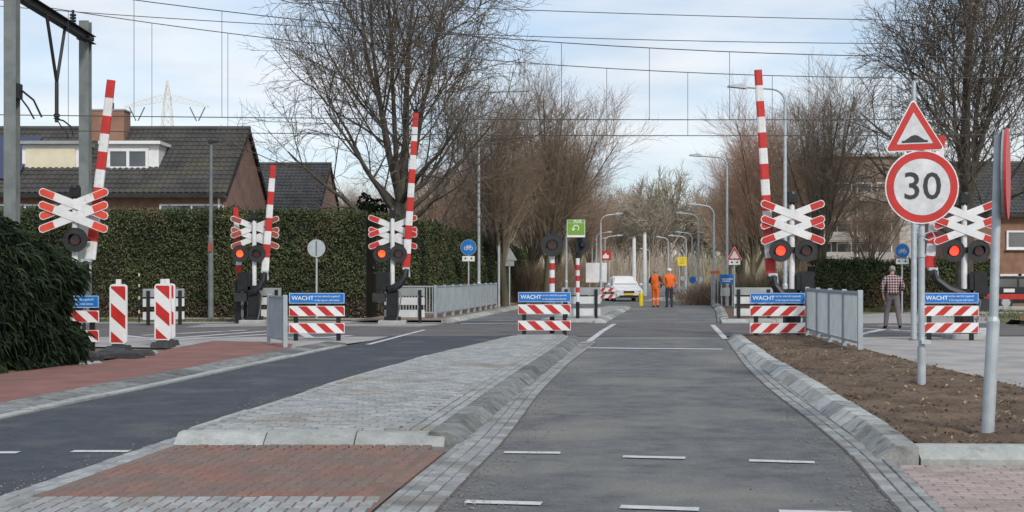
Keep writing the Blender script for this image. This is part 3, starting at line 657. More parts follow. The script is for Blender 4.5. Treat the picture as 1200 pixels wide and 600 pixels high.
# green direction sign fixed above that post
Yg = 43.86
gs = tag(empty('shop_direction_sign', (PX(675, Yg), Yg, PZ(278, Yg))), 'small green and white sign with turn arrow above the striped post', 'sign')
b = MB().box((0, 0, .29), (.60, .03, .58)).build('plate', white_c, gs)
MB().box((0, -.0165, .27), (.57, .003, .40)).build('green_field', green_s, b)
MB().box((0, -.0165, .525), (.57, .003, .09)).build('green_field', green_s, b)
link('lettering', text_mesh('PLUS', .12, white_c, .003), b, (.05, -.0195, .525))
ar = MB(); A = [(math.cos(t)*.09, math.sin(t)*.09) for t in [R(-60)+R(240)*k/12 for k in range(13)]]
ar.tube([(x, -.021, .30+z) for x, z in A], .018, 6); ar.prism([(-.16, .29), (-.09, .20), (-.02, .29)], -.026, -.018); ar.build('turn_arrow', white_c, b)
MB().box((.01, .02, -.2), (.06, .05, .5)).build('bracket', black, gs)

# ------------------------------------------------------------------ fences of grey bars
def bar_fence(pts, label, h=1.12, post_every=1.55, z=0.05):
    root = tag(empty('bar_fence', (pts[0][0], pts[0][1], z)), label, 'fence', 'grey bar fences')
    P = [Vector((x-pts[0][0], y-pts[0][1], 0)) for x, y in pts]
    posts = []
    for a, b in zip(P, P[1:]):
        L = (b-a).length; n = max(1, round(L/post_every)); t = (b-a).normalized(); ang = math.atan2(t.y, t.x); M = Matrix.Rotation(ang, 3, 'Z')
        for i in range(n+1):
            q = a+(b-a)*i/n
            if not posts or min((q-p).length for p in posts) > .1:
                posts.append(q); MB().box((q.x, q.y, h/2-.03), (.09, .09, h+.06), M, ch=.01).build('post', fence_m, root)
        for i in range(n):
            q0, q1 = a+(b-a)*i/n+t*.05, a+(b-a)*(i+1)/n-t*.05; c = (q0+q1)/2; l = (q1-q0).length
            for zz in (h-.05, .16): MB().box((c.x, c.y, zz), (l, .045, .045), M).build('rail', fence_m, root)
            bars = MB(); k = max(2, int(l/.105))
            for j in range(k):
                q = q0+(q1-q0)*(j+.5)/k; bars.box((q.x, q.y, h/2+.055), (.03, .022, h-.255), M)
            tag(bars.build('bars', fence_m, root), kind='stuff')
    return root
bar_fence([(6.58, 25.0), (6.78, 28.2), (7.05, 31.6)], 'grey bar fence standing on the soil bed beside the right lane', 1.16, 1.6, .1)
bar_fence([(-4.84, 28.2), (-5.47, 29.8)], 'single grey fence panel beside the left WACHT board', 1.12, 1.7, .0)
bar_fence([(-3.95, 45.6), (-2.62, 45.3), (-1.7, 51.5), (-.72, 59.5)], 'long grey bar fence along the far left side of the road', 1.1, 1.6, .1)

# ------------------------------------------------------------------ delineators and rubble at the left
def delineator(px, Y, label, sx=1., lean=-1):
    root = tag(empty('delineator', (PX(px, Y), Y, .0)), label, 'delineator', 'red and white delineators')
    w_, h0, h1 = .175, .14, 1.36
    def rr(w, z0, z1, r=.06): return [(-w+r, z0), (w-r, z0), (w, z0+r), (w, z1-r), (w-.3*r, z1-.3*r), (w-r, z1), (-w+r, z1), (-w+.3*r, z1-.3*r), (-w, z1-r), (-w, z0+r)]
    p = MB().prism(rr(w_, h0, h1), -.03, .03).build('panel', white_c, root)
    MB().prism([(-.05, h1), (.05, h1), (.045, h1+.10), (-.045, h1+.10)], -.03, .03).build('lug', white_c, root)
    a = .145; S = MB()
    for zc in (.275, .8475, 1.42):
        poly = [(-a, zc-.1375), (a, zc-.3975), (a, zc-.1225), (-a, zc+.1375)]
        cl = []
        lo, hi = h0+.045, h1-.04
        def clipz(poly, f, lim):
            r = []
            for i in range(len(poly)):
                p_, q_ = poly[i], poly[(i+1) % len(poly)]
                if f(p_[1]): r.append(p_)
                if f(p_[1]) != f(q_[1]): t = (lim-p_[1])/(q_[1]-p_[1]); r.append((p_[0]+(q_[0]-p_[0])*t, lim))
            return r
        poly = clipz(poly, lambda z: z >= lo, lo); poly = clipz(poly, lambda z: z <= hi, hi) if len(poly) > 2 else poly
        if len(poly) > 2: S.prism(poly, -.034, -.031)
    S.build('red_stripes', red, p)
    f = MB(); f.box((0, 0, .06), (.40, .62, .12), taper=.86, ch=0); f.box((0, 0, .13), (.22, .2, .06)); f.build('rubber_foot', rubber, root)
    return root
delineator(139, 26.7, 'red and white delineator panel nearest the dark conifer')
delineator(191, 28.2, 'red and white delineator panel at the corner of the red path')
delineator(196, 28.9, 'delineator panel half hidden behind another one')
rng = random.Random(3)
for i, (px, py, s, nm) in enumerate(((84, 424, .3, 0), (103, 422, .34, 0), (122, 421, .3, 0), (133, 418, .36, 0), (150, 420, .34, 0), (166, 417, .3, 0), (100, 427, .15, 1), (114, 426, .12, 1), (90, 418, .26, 0), (178, 414, .15, 1))):
    x, y = G(px, py); mb = MB(); mb.box((0, 0, s*.18), (s*1.5, s*1.0, s*.42), Matrix.Rotation(rng.uniform(-.4, .4), 3, 'Z') @ Matrix.Rotation(rng.uniform(-.25, .25), 3, 'X'), ch=.05)
    tag(mb.build('rubber_slab' if not nm else 'stone', rubber if not nm else concrete, None, (x, y, .0)), ['dark slab at left end of the heap by the conifer', 'dark slab second from the conifer in the heap', 'dark slab in the middle of the heap behind the pale stone', 'dark slab just under the left delineator foot', 'dark slab right of the left delineator foot', 'dark slab at the right end of the heap', 'pale stone in front of the dark slabs', 'small pale stone right of the larger one', 'dark slab at the back of the heap', 'pale stone between the two delineators'][i], 'stone' if nm else 'slab', 'rubble by the delineators')
# thin marker post
mp_ = tag(empty('marker_post', (PX(163, 43), 43, 0)), 'thin black marker post with pale rings before the hedge at left', 'marker post')
MB().tube([(0, 0, 0), (0, 0, 1.55)], .028, 8).build('post', black, mp_)
for z in (.3, .75, 1.15, 1.5): MB().tube([(0, 0, z), (0, 0, z+.1)], .031, 8).build('ring', pm('ring_yellow', (.55, .5, .3)), mp_)

# ------------------------------------------------------------------ traffic signs
def rounded_tri(s, r, cz=0, n=5):
    h = s*math.sqrt(3)/2; P = [(-s/2, -h/3), (s/2, -h/3), (0, 2*h/3)]; outp = []
    inn = s-2*r*math.sqrt(3); hh = inn*math.sqrt(3)/2; C = [(-inn/2, -hh/3), (inn/2, -hh/3), (0, 2*hh/3)]
    for (cx_, cz_), a0 in zip(C, (150, 270, 30)):
        for k in range(n+1): t = R(a0+120*k/n); outp.append((cx_+r*math.cos(t), cz_+r*math.sin(t)+cz))
    return outp
def round_sign(root, c, r, field, border=None, y=-.05, name='sign_plate'):
    p = MB().disc(c, r, y-.012, y).build(name, signback if not border else white_c, root)
    if border: MB().ring(c, r*.765, r*.965, y-.016, y-.013, 40).build('red_ring', border, p); MB().disc(c, r*.765, y-.0145, y-.0125).build('face', field, p)
    else: MB().disc(c, r*.95, y-.015, y-.0125).build('face', field, p)
    return p
def tri_sign(root, cz, s, y=-.05, back=False, tilt=0., cx=0.):
    tf = lambda q: Vector((cx+q.x*math.cos(tilt)-(q.z-cz)*math.sin(tilt), q.y, cz+q.x*math.sin(tilt)+(q.z-cz)*math.cos(tilt)))
    p = MB().prism(rounded_tri(s, s*.04, cz), y-.012, y, tf).build('sign_plate', signback if back else white_c, root)
    if not back:
        MB().prism(rounded_tri(s*.945, s*.035, cz), y-.0155, y-.0125, tf).build('red_border', red, p)
        MB().prism(rounded_tri(s*.60, s*.01, cz), y-.0195, y-.016, tf).build('face', white_refl, p)
    return p, tf
# big 30 sign with hump triangle
Y30 = 17.4
s30 = tag(empty('speed_limit_sign', (PX(1080, Y30), Y30, .05)), 'large round 30 sign below a red triangle on galvanised pole', 'traffic sign')
po = MB(); po.tube([(0, 0, 0), (0, 0, PZ(168, Y30))], .042, 14); po.build('pole', galv, s30)
po = MB(); po.tube([(0, 0, .04), (0, 0, .55)], .055, 14); po.box((.03, -.03, .62), (.12, .14, .05)); po.tube([(.0, -.06, .62), (.1, -.06, .62)], .02, 8); po.build('ground_sleeve', galv, s30)
cz = PZ(219.5, Y30)-.05; cx = PX(1078.5, Y30)-PX(1080, Y30)
pl = round_sign(s30, (cx, cz), .485, white_refl, red, -.06)
link('lettering', text_mesh('30', .50, pm('sign_black', (.04, .042, .045)), .003, 'CENTER', 1.04), pl, (cx, -.08, cz-.005))
br = MB()
for zz in (cz+.22, cz-.25): br.box((0, -.045, zz), (.36, .028, .045))
for zz in (cz-.62, cz-.9): br.tube([(0, 0, zz-.02), (0, 0, zz+.02)], .052, 12)
br.tube([(.02, -.03, cz-.62), (.12, -.05, cz-.58), (.16, -.05, cz-.66), (.08, -.05, cz-.70), (.02, -.04, cz-.68)], .012, 6)
br.build('clamp', galv, s30)
tz = PZ(157, Y30)-.05; tp, tf = tri_sign(s30, tz, .80, -.06, tilt=R(2.2), cx=PX(1069.5, Y30)-PX(1080, Y30))
hump = [(-.17, -.12), (.17, -.12), (.17, -.095), (.13, -.09), (.085, -.06), (.045, -.033), (0, -.022), (-.045, -.033), (-.085, -.06), (-.13, -.09), (-.17, -.095)]
MB().prism([(x, z+tz) for x, z in hump], -.0845, -.080, tf).build('hump_symbol', pm('sign_black', (.03, .03, .03)), tp)
for x in (-.1, .19): MB().box((x, -.055, (tz-.27+cz+.47)/2-.02), (.05, .02, .12)).build('clamp_plate', white_c, s30)
# tall slim pole behind
tp_ = tag(empty('tall_pole', (PX(1071, 31.3), 31.3, 0)), 'tall slim grey pole behind the round 30 sign', 'pole')
MB().tube([(0, 0, 0), (0, 0, PZ(95, 31.3))], [.075, .05], 12).build('shaft', galv, tp_); MB().tube([(0, 0, PZ(95, 31.3)), (0, 0, PZ(94, 31.3))], [.055, .03], 12).build('cap', galv_d, tp_)
MB().tube([(0, 0, 0), (0, 0, .03)], .12, 12).build('base_flange', galv_d, tp_)
# thick pole with sign seen edge-on
Yp = 12.0
ep = tag(empty('edge_on_sign', (PX(1157, Yp), Yp, .05)), 'galvanised pole nearest the camera with red-edged sign seen edge-on', 'traffic sign')
MB().tube([(0, 0, 0), (.055, 0, 1.08), (.058, 0, 1.12), (.10, 0, PZ(158, Yp)-.05)], [.056, .056, .040, .038], 16).build('pole', galv, ep)
MB().tube([(.10, 0, PZ(158, Yp)-.05), (.10, 0, PZ(154, Yp)-.05)], [.042, .03], 16).build('pole_cap', galv_d, ep)
MB().tube([(0, 0, 0), (0, 0, .012)], .085, 16).build('ground_collar', concrete, ep)
sz = PZ(204, Yp)-.05; pe = MB()
ang = R(66.5); ca, sa = math.cos(ang), math.sin(ang)
tf = lambda q: Vector((.15+q.x*ca+q.y*sa, -.02+q.x*sa-q.y*ca, q.z))
p_ = MB().prism([(math.cos(t)*.40, sz+math.sin(t)*.40) for t in [2*math.pi*k/32 for k in range(32)]], -.012, .012, tf).build('sign_plate', signback, ep)
MB().prism([(math.cos(t)*.412, sz+math.sin(t)*.412) for t in [2*math.pi*k/32 for k in range(32)]], .0125, .032, tf).build('red_rim', red, p_)
for zz in (sz+.22, sz-.24): MB().box((.12, 0, zz), (.07, .05, .04)).build('clamp', galv, ep)
# small signs
bic_w = white_c
def bicycle_symbol(root, c, s, y):
    m = MB()
    for dx in (-.42, .42): m.ring((c[0]+dx*s, c[1]-.15*s), .24*s, .32*s, y-.004, y, 14)
    def ln(a, b): m.tube([(c[0]+a[0]*s, y-.003, c[1]+a[1]*s), (c[0]+b[0]*s, y-.003, c[1]+b[1]*s)], .045*s, 5)
    for a, b in (((-.42, -.15), (-.15, .22)), ((-.15, .22), (.28, .22)), ((.28, .22), (0, -.15)), ((0, -.15), (-.42, -.15)), ((0, -.15), (-.2, .32)), ((-.32, .34), (-.08, .34)), ((.42, -.15), (.25, .38)), ((.25, .38), (.42, .42))): ln(a, b)
    m.build('bicycle_symbol', bic_w, root)
def cycle_sign(px, py, Y, zbase, label, r=.31):
    root = tag(empty('cycle_path_sign', (PX(px, Y), Y, zbase)), label, 'traffic sign', 'blue cycle path signs')
    cz = PZ(py, Y)-zbase
    MB().tube([(0, 0, 0), (0, 0, cz+r*.6)], .035, 10).build('pole', galv, root)
    p = round_sign(root, (0, cz), r, blue, None, -.04); bicycle_symbol(p, (0, cz), r*.72, -.056)
    u = MB().box((0, -.045, cz-r-.13), (.52, .012, .22)).build('under_plate', white_c, root)
    m = MB()
    for s in (-1, 1): m.prism([(s*.13-.05, cz-r-.15), (s*.13+.05, cz-r-.15), (s*.13, cz-r-.06)], -.056, -.052)
    m.build('arrows', black, u)
    return root
cycle_sign(549, 290, 55.5, .05, 'blue round bicycle sign behind the long left fence', .34)
cycle_sign(1057, 294, 54.0, 0, 'blue round bicycle sign before the right hedge near the walking man', .30)
# grey back of round sign, triangle backs
rs = tag(empty('round_sign', (PX(371, 46.2), 46.2, 0)), 'grey back of round sign on thin pole before the hedge', 'traffic sign')
MB().tube([(0, 0, 0), (0, 0, PZ(281, 46.2))], .035, 10).build('pole', galv, rs); MB().disc((0, PZ(291, 46.2)), .31, -.06, -.045).build('sign_plate', galv, rs)
MB().box((0, -.066, PZ(291, 46.2)), (.05, .01, .5)).build('clamp_rail', galv_d, rs)
def tri_back(px, py, Y, s, label):
    root = tag(empty('triangle_sign', (PX(px, Y), Y, .0)), label, 'traffic sign')
    cz = PZ(py, Y); MB().tube([(0, 0, 0), (0, 0, cz+s*.35)], .035, 10).build('pole', galv, root); p, tf = tri_sign(root, cz, s, -.045, True)
    MB().box((0, -.05, cz-s*.29-.14), (s*.6, .012, .24)).build('under_plate', signback, root)
tri_back(597, 300, 63, .75, 'grey back of triangle sign at the end of the left fence')
sp = tag(empty('slim_post', (PX(584.5, 60.4), 60.4, .05)), 'slim grey post at the end of the long left fence', 'post')
MB().tube([(0, 0, 0), (0, 0, PZ(290, 60.4))], .06, 10).build('shaft', galv, sp); MB().tube([(0, 0, PZ(290, 60.4)), (0, 0, PZ(288, 60.4))], [.07, .03], 10).build('cap', galv_d, sp)
# red triangle with plate, right side far
Yw = 60.0
wr = tag(empty('warning_triangle_sign', (PX(860.5, Yw), Yw, 0)), 'red-bordered cyclist warning triangle on the far right verge', 'traffic sign')
MB().tube([(0, 0, 0), (0, 0, PZ(290, Yw))], .04, 10).build('pole', galv, wr)
p, tf = tri_sign(wr, PZ(299.5, Yw), .72, -.05); bicycle_symbol(p, (0, PZ(301, Yw)), .19, -.07)
u = MB().box((0, -.05, PZ(307, Yw)), (.52, .012, .26)).build('under_plate', white_c, wr)
m = MB(); [m.prism([(s*.12-.06, PZ(307, Yw)-.05), (s*.12+.06, PZ(307, Yw)-.05), (s*.12, PZ(307, Yw)+.06)], -.06, -.057) for s in (-1, 1)]; m.build('arrows', black, u)
# blue sign and grey box plate
bs = tag(empty('blue_sign', (PX(852, 61), 61, 0)), 'blue rectangular direction sign beside the far warning triangle', 'sign')
for s in (-.25, .25): MB().tube([(s, 0, 0), (s, 0, PZ(322, 61))], .03, 8).build('post', galv, bs)
p = MB().box((0, -.05, PZ(327, 61)), (.66, .03, .42)).build('plate', blue, bs); MB().box((0, -.067, PZ(327, 61)), (.5, .003, .05)).build('white_line', white_c, p); MB().box((-.05, -.067, PZ(329.4, 61)), (.36, .003, .05)).build('white_line', white_c, p)
MB().box((-.1, -.06, PZ(342, 61)), (.42, .06, .38)).build('white_plate', signback, bs)
# yellow sign, red sign, white boards (far road works)
def plate_sign(px0, px1, py0, py1, Y, m, name, label, base_y=None, cat='sign', extra=None):
    cx_ = (px0+px1)/2; root = tag(empty(name, (PX(cx_, Y), Y, 0)), label, cat); W = (px1-px0)*Y/F; z1, z0 = PZ(py0, Y), PZ(py1, Y)
    for s in (-.32, .32): MB().tube([(s*W, 0, 0), (s*W, 0, z1)], .035, 8).build('post', galv, root)
    p = MB().box((0, -.05, (z0+z1)/2), (W, .03, z1-z0)).build('plate', m, root)
    if extra: extra(p, W, z0, z1)
    return root
def dark_symbol(p, W, z0, z1):
    for k, wd in enumerate((.34, .26, .3)): MB().box((0, -.067, z1-.14-.13*k), (wd, .003, .035)).build('text_line', galv_d, p)
def white_house_symbol(p, W, z0, z1):
    c = (z0+z1)/2; MB().prism([(-.2, c-.18), (.2, c-.18), (.2, c+.02), (.12, c+.02), (0, c+.18), (-.12, c+.02), (-.2, c+.02)], -.07, -.066).build('symbol', white_c, p)
plate_sign(794, 804.5, 301, 311.5, 84, yellow, 'yellow_sign', 'yellow square road works sign far down the road', extra=dark_symbol)
plate_sign(703.5, 716, 294, 305, 86, red, 'red_sign', 'red sign with white symbol above the white board', extra=white_house_symbol)
plate_sign(686.5, 711, 308, 331, 80, white_c, 'white_board', 'large white board left of the white car')
plate_sign(832, 843, 317.5, 320.5, 66, pm('orange_board', (.7, .16, .03)), 'orange_board', 'small orange and white board far right of the road')
for i, (px, py, lab) in enumerate(((800, 326, 'left'), (811.5, 328, 'middle'), (819.5, 327.5, 'right'))):
    Y = 92; rt = tag(empty('round_sign', (PX(px, Y), Y, 0)), '%s of three small round white signs far down the road' % lab, 'traffic sign', 'far round signs')
    MB().tube([(0, 0, 0), (0, 0, PZ(py, Y)+.2)], .035, 8).build('pole', galv, rt); round_sign(rt, (0, PZ(py, Y)), .25, white_c if i != 1 else blue, red if i == 0 else None, -.05)
yp = tag(empty('yellow_post', (PX(751, 66), 66, 0)), 'yellow marker post beside the white car', 'post')
MB().tube([(0, 0, 0), (0, 0, .62)], .11, 12).build('shaft', yellow, yp); MB().tube([(0, 0, .62), (0, 0, .70)], [.11, .05], 12).build('cap', yellow, yp)
for i, (px, py0, lab) in enumerate(((743, 279, 'left'), (755.5, 274, 'right'))):
    Y = 96; rt = tag(empty('white_post', (PX(px, Y), Y, 0)), '%s of two tall thick white posts beyond the white car' % lab, 'post', 'tall white posts')
    h = PZ(py0, Y); MB().tube([(0, 0, 0), (0, 0, h)], [.17, .12], 12).build('shaft', white_c, rt); MB().tube([(0, 0, h), (0, 0, h+.1)], [.15, .06], 12).build('cap', signback, rt)

# ------------------------------------------------------------------ street lamps
def street_lamp(px, Y, ytop, reach_px, label, zb=0., r=.075):
    root = tag(empty('street_lamp', (PX(px, Y), Y, zb)), label, 'street lamp', 'street lamps')
    h = PZ(ytop, Y)-zb; L = (reach_px-px)*Y/F; s = 1 if L > 0 else -1
    MB().tube([(0, 0, 0), (0, 0, 1.2), (0, 0, 1.25), (0, 0, h-.45)], [r*1.25, r*1.25, r, r*.7], 10).build('pole', galv, root)
    A = [(s*.5*(1-math.cos(t)), 0, h-.45+.45*math.sin(t)) for t in [R(90)*k/6 for k in range(7)]]
    A.append((L*.72, 0, h+.06)); MB().tube(A, r*.55, 8).build('arm', galv, root)
    hd = MB(); x0, x1 = L*.68, L
    hd.prism([(x0, h+.0), (x1, h+.06), (x1, h+.11), (x0+.3*(x1-x0), h+.17), (x0, h+.10)][::(1 if s > 0 else -1)], -.14, .14); hd.build('lamp_head', galv, root)
    return root
street_lamp(561, 57, 108, 622, 'tall street lamp rising beside the big bare tree, arm to the right')
street_lamp(663.5, 71, 190, 690, 'tall street lamp beside the green sign')
street_lamp(920, 45, 104, 853, 'tall street lamp behind the tall right barrier, arm to the left')
street_lamp(852, 63, 184, 808, 'street lamp beside the far red warning triangle')
for px, yt, rp, lab in ((836.5, 241, 806, 'far right lamp, first beyond the warning triangle'), (818.5, 251, 792, 'far right lamp, second beyond the warning triangle'), (811, 273, 791, 'far right lamp, third beyond the warning triangle'),
                        (804, 277, 783, 'far right lamp carrying its arm just above the yellow sign'), (783, 278.5, 768.5, 'far lamp directly above the worker with white helmet'), (761, 292, 750, 'smallest far lamp near the middle of the avenue'),
                        (704, 252, 729.5, 'tallest far left lamp above the white board'), (699, 273, 717.5, 'far left lamp with low arm above the red sign'), (694, 280, 712, 'far left lamp nearest the striped posts'), (709, 277, 729.5, 'far left lamp right of the red sign')):
    Y = 3.45*F/(HY-yt); street_lamp(px, Y, yt, rp, lab, r=.07)
# lamp by the hedge at left: short head
Yl = 47.0
sl_ = tag(empty('street_lamp', (PX(247, Yl), Yl, 0)), 'slim street lamp with small flat head before the left hedge', 'street lamp', 'street lamps')
MB().tube([(0, 0, 0), (0, 0, 2.9), (0, 0, 2.95), (.02, 0, PZ(167, Yl))], [.10, .09, .07, .05], 10).build('pole', galv_d, sl_)
MB().prism([(-.08, PZ(168, Yl)), (.26, PZ(166.5, Yl)), (.26, PZ(165, Yl)), (-.08, PZ(163.5, Yl))], -.12, .12).build('lamp_head', darkgrey, sl_)
MB().box((-.0, -.1, PZ(290, Yl)), (.12, .1, .3)).build('label_plate', red_d, sl_)
# ------------------------------------------------------------------ railway overhead line
def Hbeam(mb, p0, p1, d, fl=.02):
    p0, p1 = Vector(p0), Vector(p1); t = (p1-p0); L = t.length; t.normalize()
    up = Vector((0, 0, 1)) if abs(t.z) < .9 else Vector((0, 1, 0)); sx = t.cross(up).normalized(); up = sx.cross(t)
    M = Matrix((sx, t, up)).transposed(); c = (p0+p1)/2
    mb.box(c, (.02, L, d-2*fl), M)
    for s in (-1, 1): mb.box(c+up*s*(d/2-fl/2), (d, L, fl), M)
Yn, Yf = 35.0, 43.0
portal = tag(empty('catenary_portal', (PX(14, Yn), Yn, 0)), 'grey steel railway portal with two masts and dark beam at far left', 'catenary portal')
x1, y1 = PX(100, Yf)-PX(14, Yn), Yf-Yn
zb_ = PZ(45, Yf)
m = MB(); Hbeam(m, (0, 0, 0), (0, 0, zb_+1.0), .32); m.build('mast', galv_d, portal)
m = MB(); Hbeam(m, (x1, y1, 0), (x1, y1, PZ(25, Yf)), .32); m.build('mast', galv_d, portal)
m = MB(); Hbeam(m, (-.25, -.8, zb_+.0), (x1+.1, y1+.4, zb_), .26); m.build('beam', darkgrey, portal)
for (xx, yy) in ((0, 0), (x1, y1)): MB().box((xx, yy, zb_-.0), (.44, .44, .12)).build('clamp', darkgrey, portal)
bmid = lambda t: Vector((x1*t, y1*t, zb_-.13))
def hanger(ta, tb, tc_, zl, arm):
    h = MB(); a, b = bmid(ta), bmid(tb); c = Vector((x1*tc_, y1*tc_, zl+1.2)); e = Vector((c.x, c.y, zl))
    h.tube([a, c], .05, 8); h.tube([b, c], .05, 8); h.tube([c, e], .06, 8); h.build('hanger_frame', darkgrey, portal)
    r = MB(); r.tube([e+Vector((0, 0, .1)), e+Vector((.2, 0, .05)), e+Vector((.42, 0, -.12)), e+Vector((.5, 0, -.4))], .025, 6); r.tube([e+Vector((.0, 0, .1)), e+Vector((.12, 0, -.1)), e+Vector((.3, 0, -.3)), e+Vector((.34, 0, -.5))], .02, 6); r.build('registration_arm', black, portal)
    i = MB(); [i.tube([e+Vector((0, 0, .1+.06*k)), e+Vector((0, 0, .13+.06*k))], .09, 10) for k in range(3)]; i.build('insulator', black, portal)
hanger(.42, .68, .56, 6.1, 1)
r = MB(); r.tube([(.15, .1, 6.5), (.5, .2, 6.2), (.7, .25, 5.75)], .03, 6); r.tube([(.15, .1, 6.3), (.35, .2, 6.0), (.5, .25, 5.7)], .025, 6); r.box((.15, 0, 6.4), (.16, .3, .4)); r.build('registration_arm', black, portal)
i = MB(); [i.tube([(x1*.8, y1*.8, zb_+.15+.09*k), (x1*.8, y1*.8, zb_+.2+.09*k)], .10, 10) for k in range(4)]; i.tube([(x1*.8, y1*.8, zb_+.1), (x1*.8, y1*.8, zb_+.6)], .045, 8); i.build('insulator', black, portal)
def wire(name, pts, r, parent=None): return MB().tube(pts, r, 5).build(name, wire_m, parent)
def quad_line(P, xs):                                  # height through three (px, py) points (parabola in px)
    (a, ya), (b, yb), (c, yc) = P
    return [ya*(x-b)*(x-c)/((a-b)*(a-c))+yb*(x-a)*(x-c)/((b-a)*(b-c))+yc*(x-a)*(x-b)/((c-a)*(c-b)) for x in xs]
PXS = list(range(-240, 1500, 60))
def track_y(yc, px): return yc/(1-RAIL_DX*(px-CX)/F)
for yc, cont, mess, drops, lab in ((35.5, ((0, 134.5), (540, 139.5), (1200, 139.5)), ((158, 0), (658, 50), (1040, 66)), (157, 260, 365, 468, 565, 658, 761, 855, 948, 1045, 1140, 1240), 'nearer railway overhead wire with its vertical droppers'),
                              (39.5, ((0, 152), (540, 158), (1200, 158)), ((178, 27), (711, 80), (1020, 91)), (-20, 80, 178, 267, 400, 510, 614, 711, 806, 905, 1000, 1100, 1200), 'farther railway overhead wire with its vertical droppers')):
    root = tag(empty('overhead_line', (0, yc, 0)), lab, 'overhead line', 'railway overhead lines')
    cw = [(PX(x, track_y(yc, x)), track_y(yc, x)-yc, PZ(y, track_y(yc, x))) for x, y in zip(PXS, quad_line(cont, PXS))]
    mw = [(PX(x, track_y(yc, x)), track_y(yc, x)-yc, PZ(y, track_y(yc, x))) for x, y in zip(PXS, quad_line(mess, PXS))]
    wire('contact_wire', cw, .013, root); wire('messenger_wire', mw, .013, root)
    for x in drops:
        Y = track_y(yc, x); a, b = quad_line(mess, [x])[0], quad_line(cont, [x])[0]
        wire('dropper', [(PX(x, Y), Y-yc, PZ(a, Y)), (PX(x, Y), Y-yc, PZ(b, Y))], .008, root)
for P, Y, lab in ((((73, 12.8), (540, 39.5), (1040, 51)), 42.6, 'lower of two bare feeder wires above the crossing'), (((350, 0), (560, 9.5), (1070, 24)), 41.6, 'topmost feeder wire crossing the sky')):
    tag(wire('feeder_wire', [(PX(x, Y), Y, PZ(y, Y)) for x, y in zip(PXS, quad_line(P, PXS))], .013), lab, 'wire', 'feeder wires')

# ------------------------------------------------------------------ far lattice pylon
Yy = 260.
py = tag(empty('lattice_pylon', (PX(196, Yy), Yy, 0)), 'distant pale lattice electricity pylon above the house roof', 'pylon')
S = Yy/F; ztop = PZ(93, Yy); zarm = PZ(116, Yy); zl = PZ(150, Yy)
def wid(z): return 6.0-(6.0-1.3)*min(1, z/zarm) if z < zarm else 1.3*(1-(z-zarm)/(ztop-zarm))*.9+.1
tb = MB(); L_ = [0, 6, 11, 15.5, 19.5, 23, 26, 28.6, 30.8, 32.6, zarm, zarm+1.6, zarm+2.9, ztop]
for a, b in zip(L_, L_[1:]):
    wa, wb = wid(a)/2, wid(b)/2; ca = [(-wa, -wa, a), (wa, -wa, a), (wa, wa, a), (-wa, wa, a)]; cb = [(-wb, -wb, b), (wb, -wb, b), (wb, wb, b), (-wb, wb, b)]
    for k in range(4):
        tb.tube([ca[k], cb[k]], .075, 4); tb.tube([ca[k], cb[(k+1) % 4]], .045, 4); tb.tube([ca[(k+1) % 4], cb[k]], .045, 4); tb.tube([cb[k], cb[(k+1) % 4]], .04, 4)
tb.build('tower', pylon_m, py)
for s in (-1, 1):
    am = MB(); tipx = s*50*S; n = 8; zt = zarm-1.6
    for k in range(n):
        t0, t1 = k/n, (k+1)/n
        low = lambda t: (s*.5+(tipx-s*.5)*t, 0, zarm-.5+(zt-zarm+.4)*t); top = lambda t: (s*.5+(tipx-s*.5)*t, 0, zarm+.9*(1-t**1.6)-1.5*t)
        am.tube([low(t0), low(t1)], .07, 4); am.tube([top(t0), top(t1)], .07, 4); am.tube([low(t0), top(t1)], .04, 4); am.tube([top(t0), low(t1)], .04, 4)
    am.build('cross_arm', pylon_m, py)
    for t in (.5, .88):
        x = s*.5+(tipx-s*.5)*t; i = MB(); i.tube([(x, 0, zt), (x-s*1.3*(1 if t > .6 else -1), 0, zt-2.7)], .13, 6); i.build('insulator_string', galv_d, py)

# ------------------------------------------------------------------ houses
def tiled_slope(name, x0, x1, y0, z0, y1, z1, m, parent, tw=.225, th=.34):
    """rows of rippled overlapping tiles from eave (y0, z0) up to ridge (y1, z1)"""
    L = math.hypot(y1-y0, z1-z0); rows = int(L/th)+1; cols = int((x1-x0)/tw)+1; ux, uz = (y1-y0)/L, (z1-z0)/L; nx, nz = -uz, ux
    if nz < 0: nx, nz = -nx, -nz
    mb = MB(); prof = ((0, .0), (.25, .035), (.5, .045), (.75, .02))
    for r in range(rows):
        a, b = r*th, min(L, (r+1)*th+.06); vs = []; fs = []; n = 0
        for c in range(cols):
            for u, h in prof:
                x = x0+(c+u)*tw
                if x > x1: x = x1
                for s_, lift in ((a, .05), (b, .012)): hh = h+lift; vs.append((x, y0+ux*s_+nx*hh, z0+uz*s_+nz*hh))
                vs.append((x, y0+ux*a+nx*(h+.005), z0+uz*a+nz*(h+.005))); n += 1
        for k in range(n-1): p, q = 3*k, 3*k+3; fs += [(p, q, q+1, p+1), (p+2, q+2, q, p)]
        mb.add(vs, fs)
    return tag(mb.build(name, m, parent), kind='stuff')
def window(parent, cx, y, cz, w, h, name='window', panes=1, fr=.07, m_in=None):
    f = MB(); f.box((cx, y-.03, cz+h/2-fr/2), (w, .08, fr)); f.box((cx, y-.03, cz-h/2+fr/2), (w, .08, fr))
    for k in range(panes+1): f.box((cx-w/2+fr/2+(w-fr)*k/panes, y-.03, cz), (fr, .08, h-2*fr))
    o = f.build(name, white_c, parent)
    for k in range(panes):
        pw = (w-fr)/panes; MB().box((cx-w/2+fr/2+pw*(k+.5), y-.012, cz), (pw-fr, .03, h-2*fr)).build('pane', m_in or glass, o)
    MB().box((cx, y-.09, cz-h/2-.03), (w+.1, .14, .05)).build('sill', white_c, o)
    return o
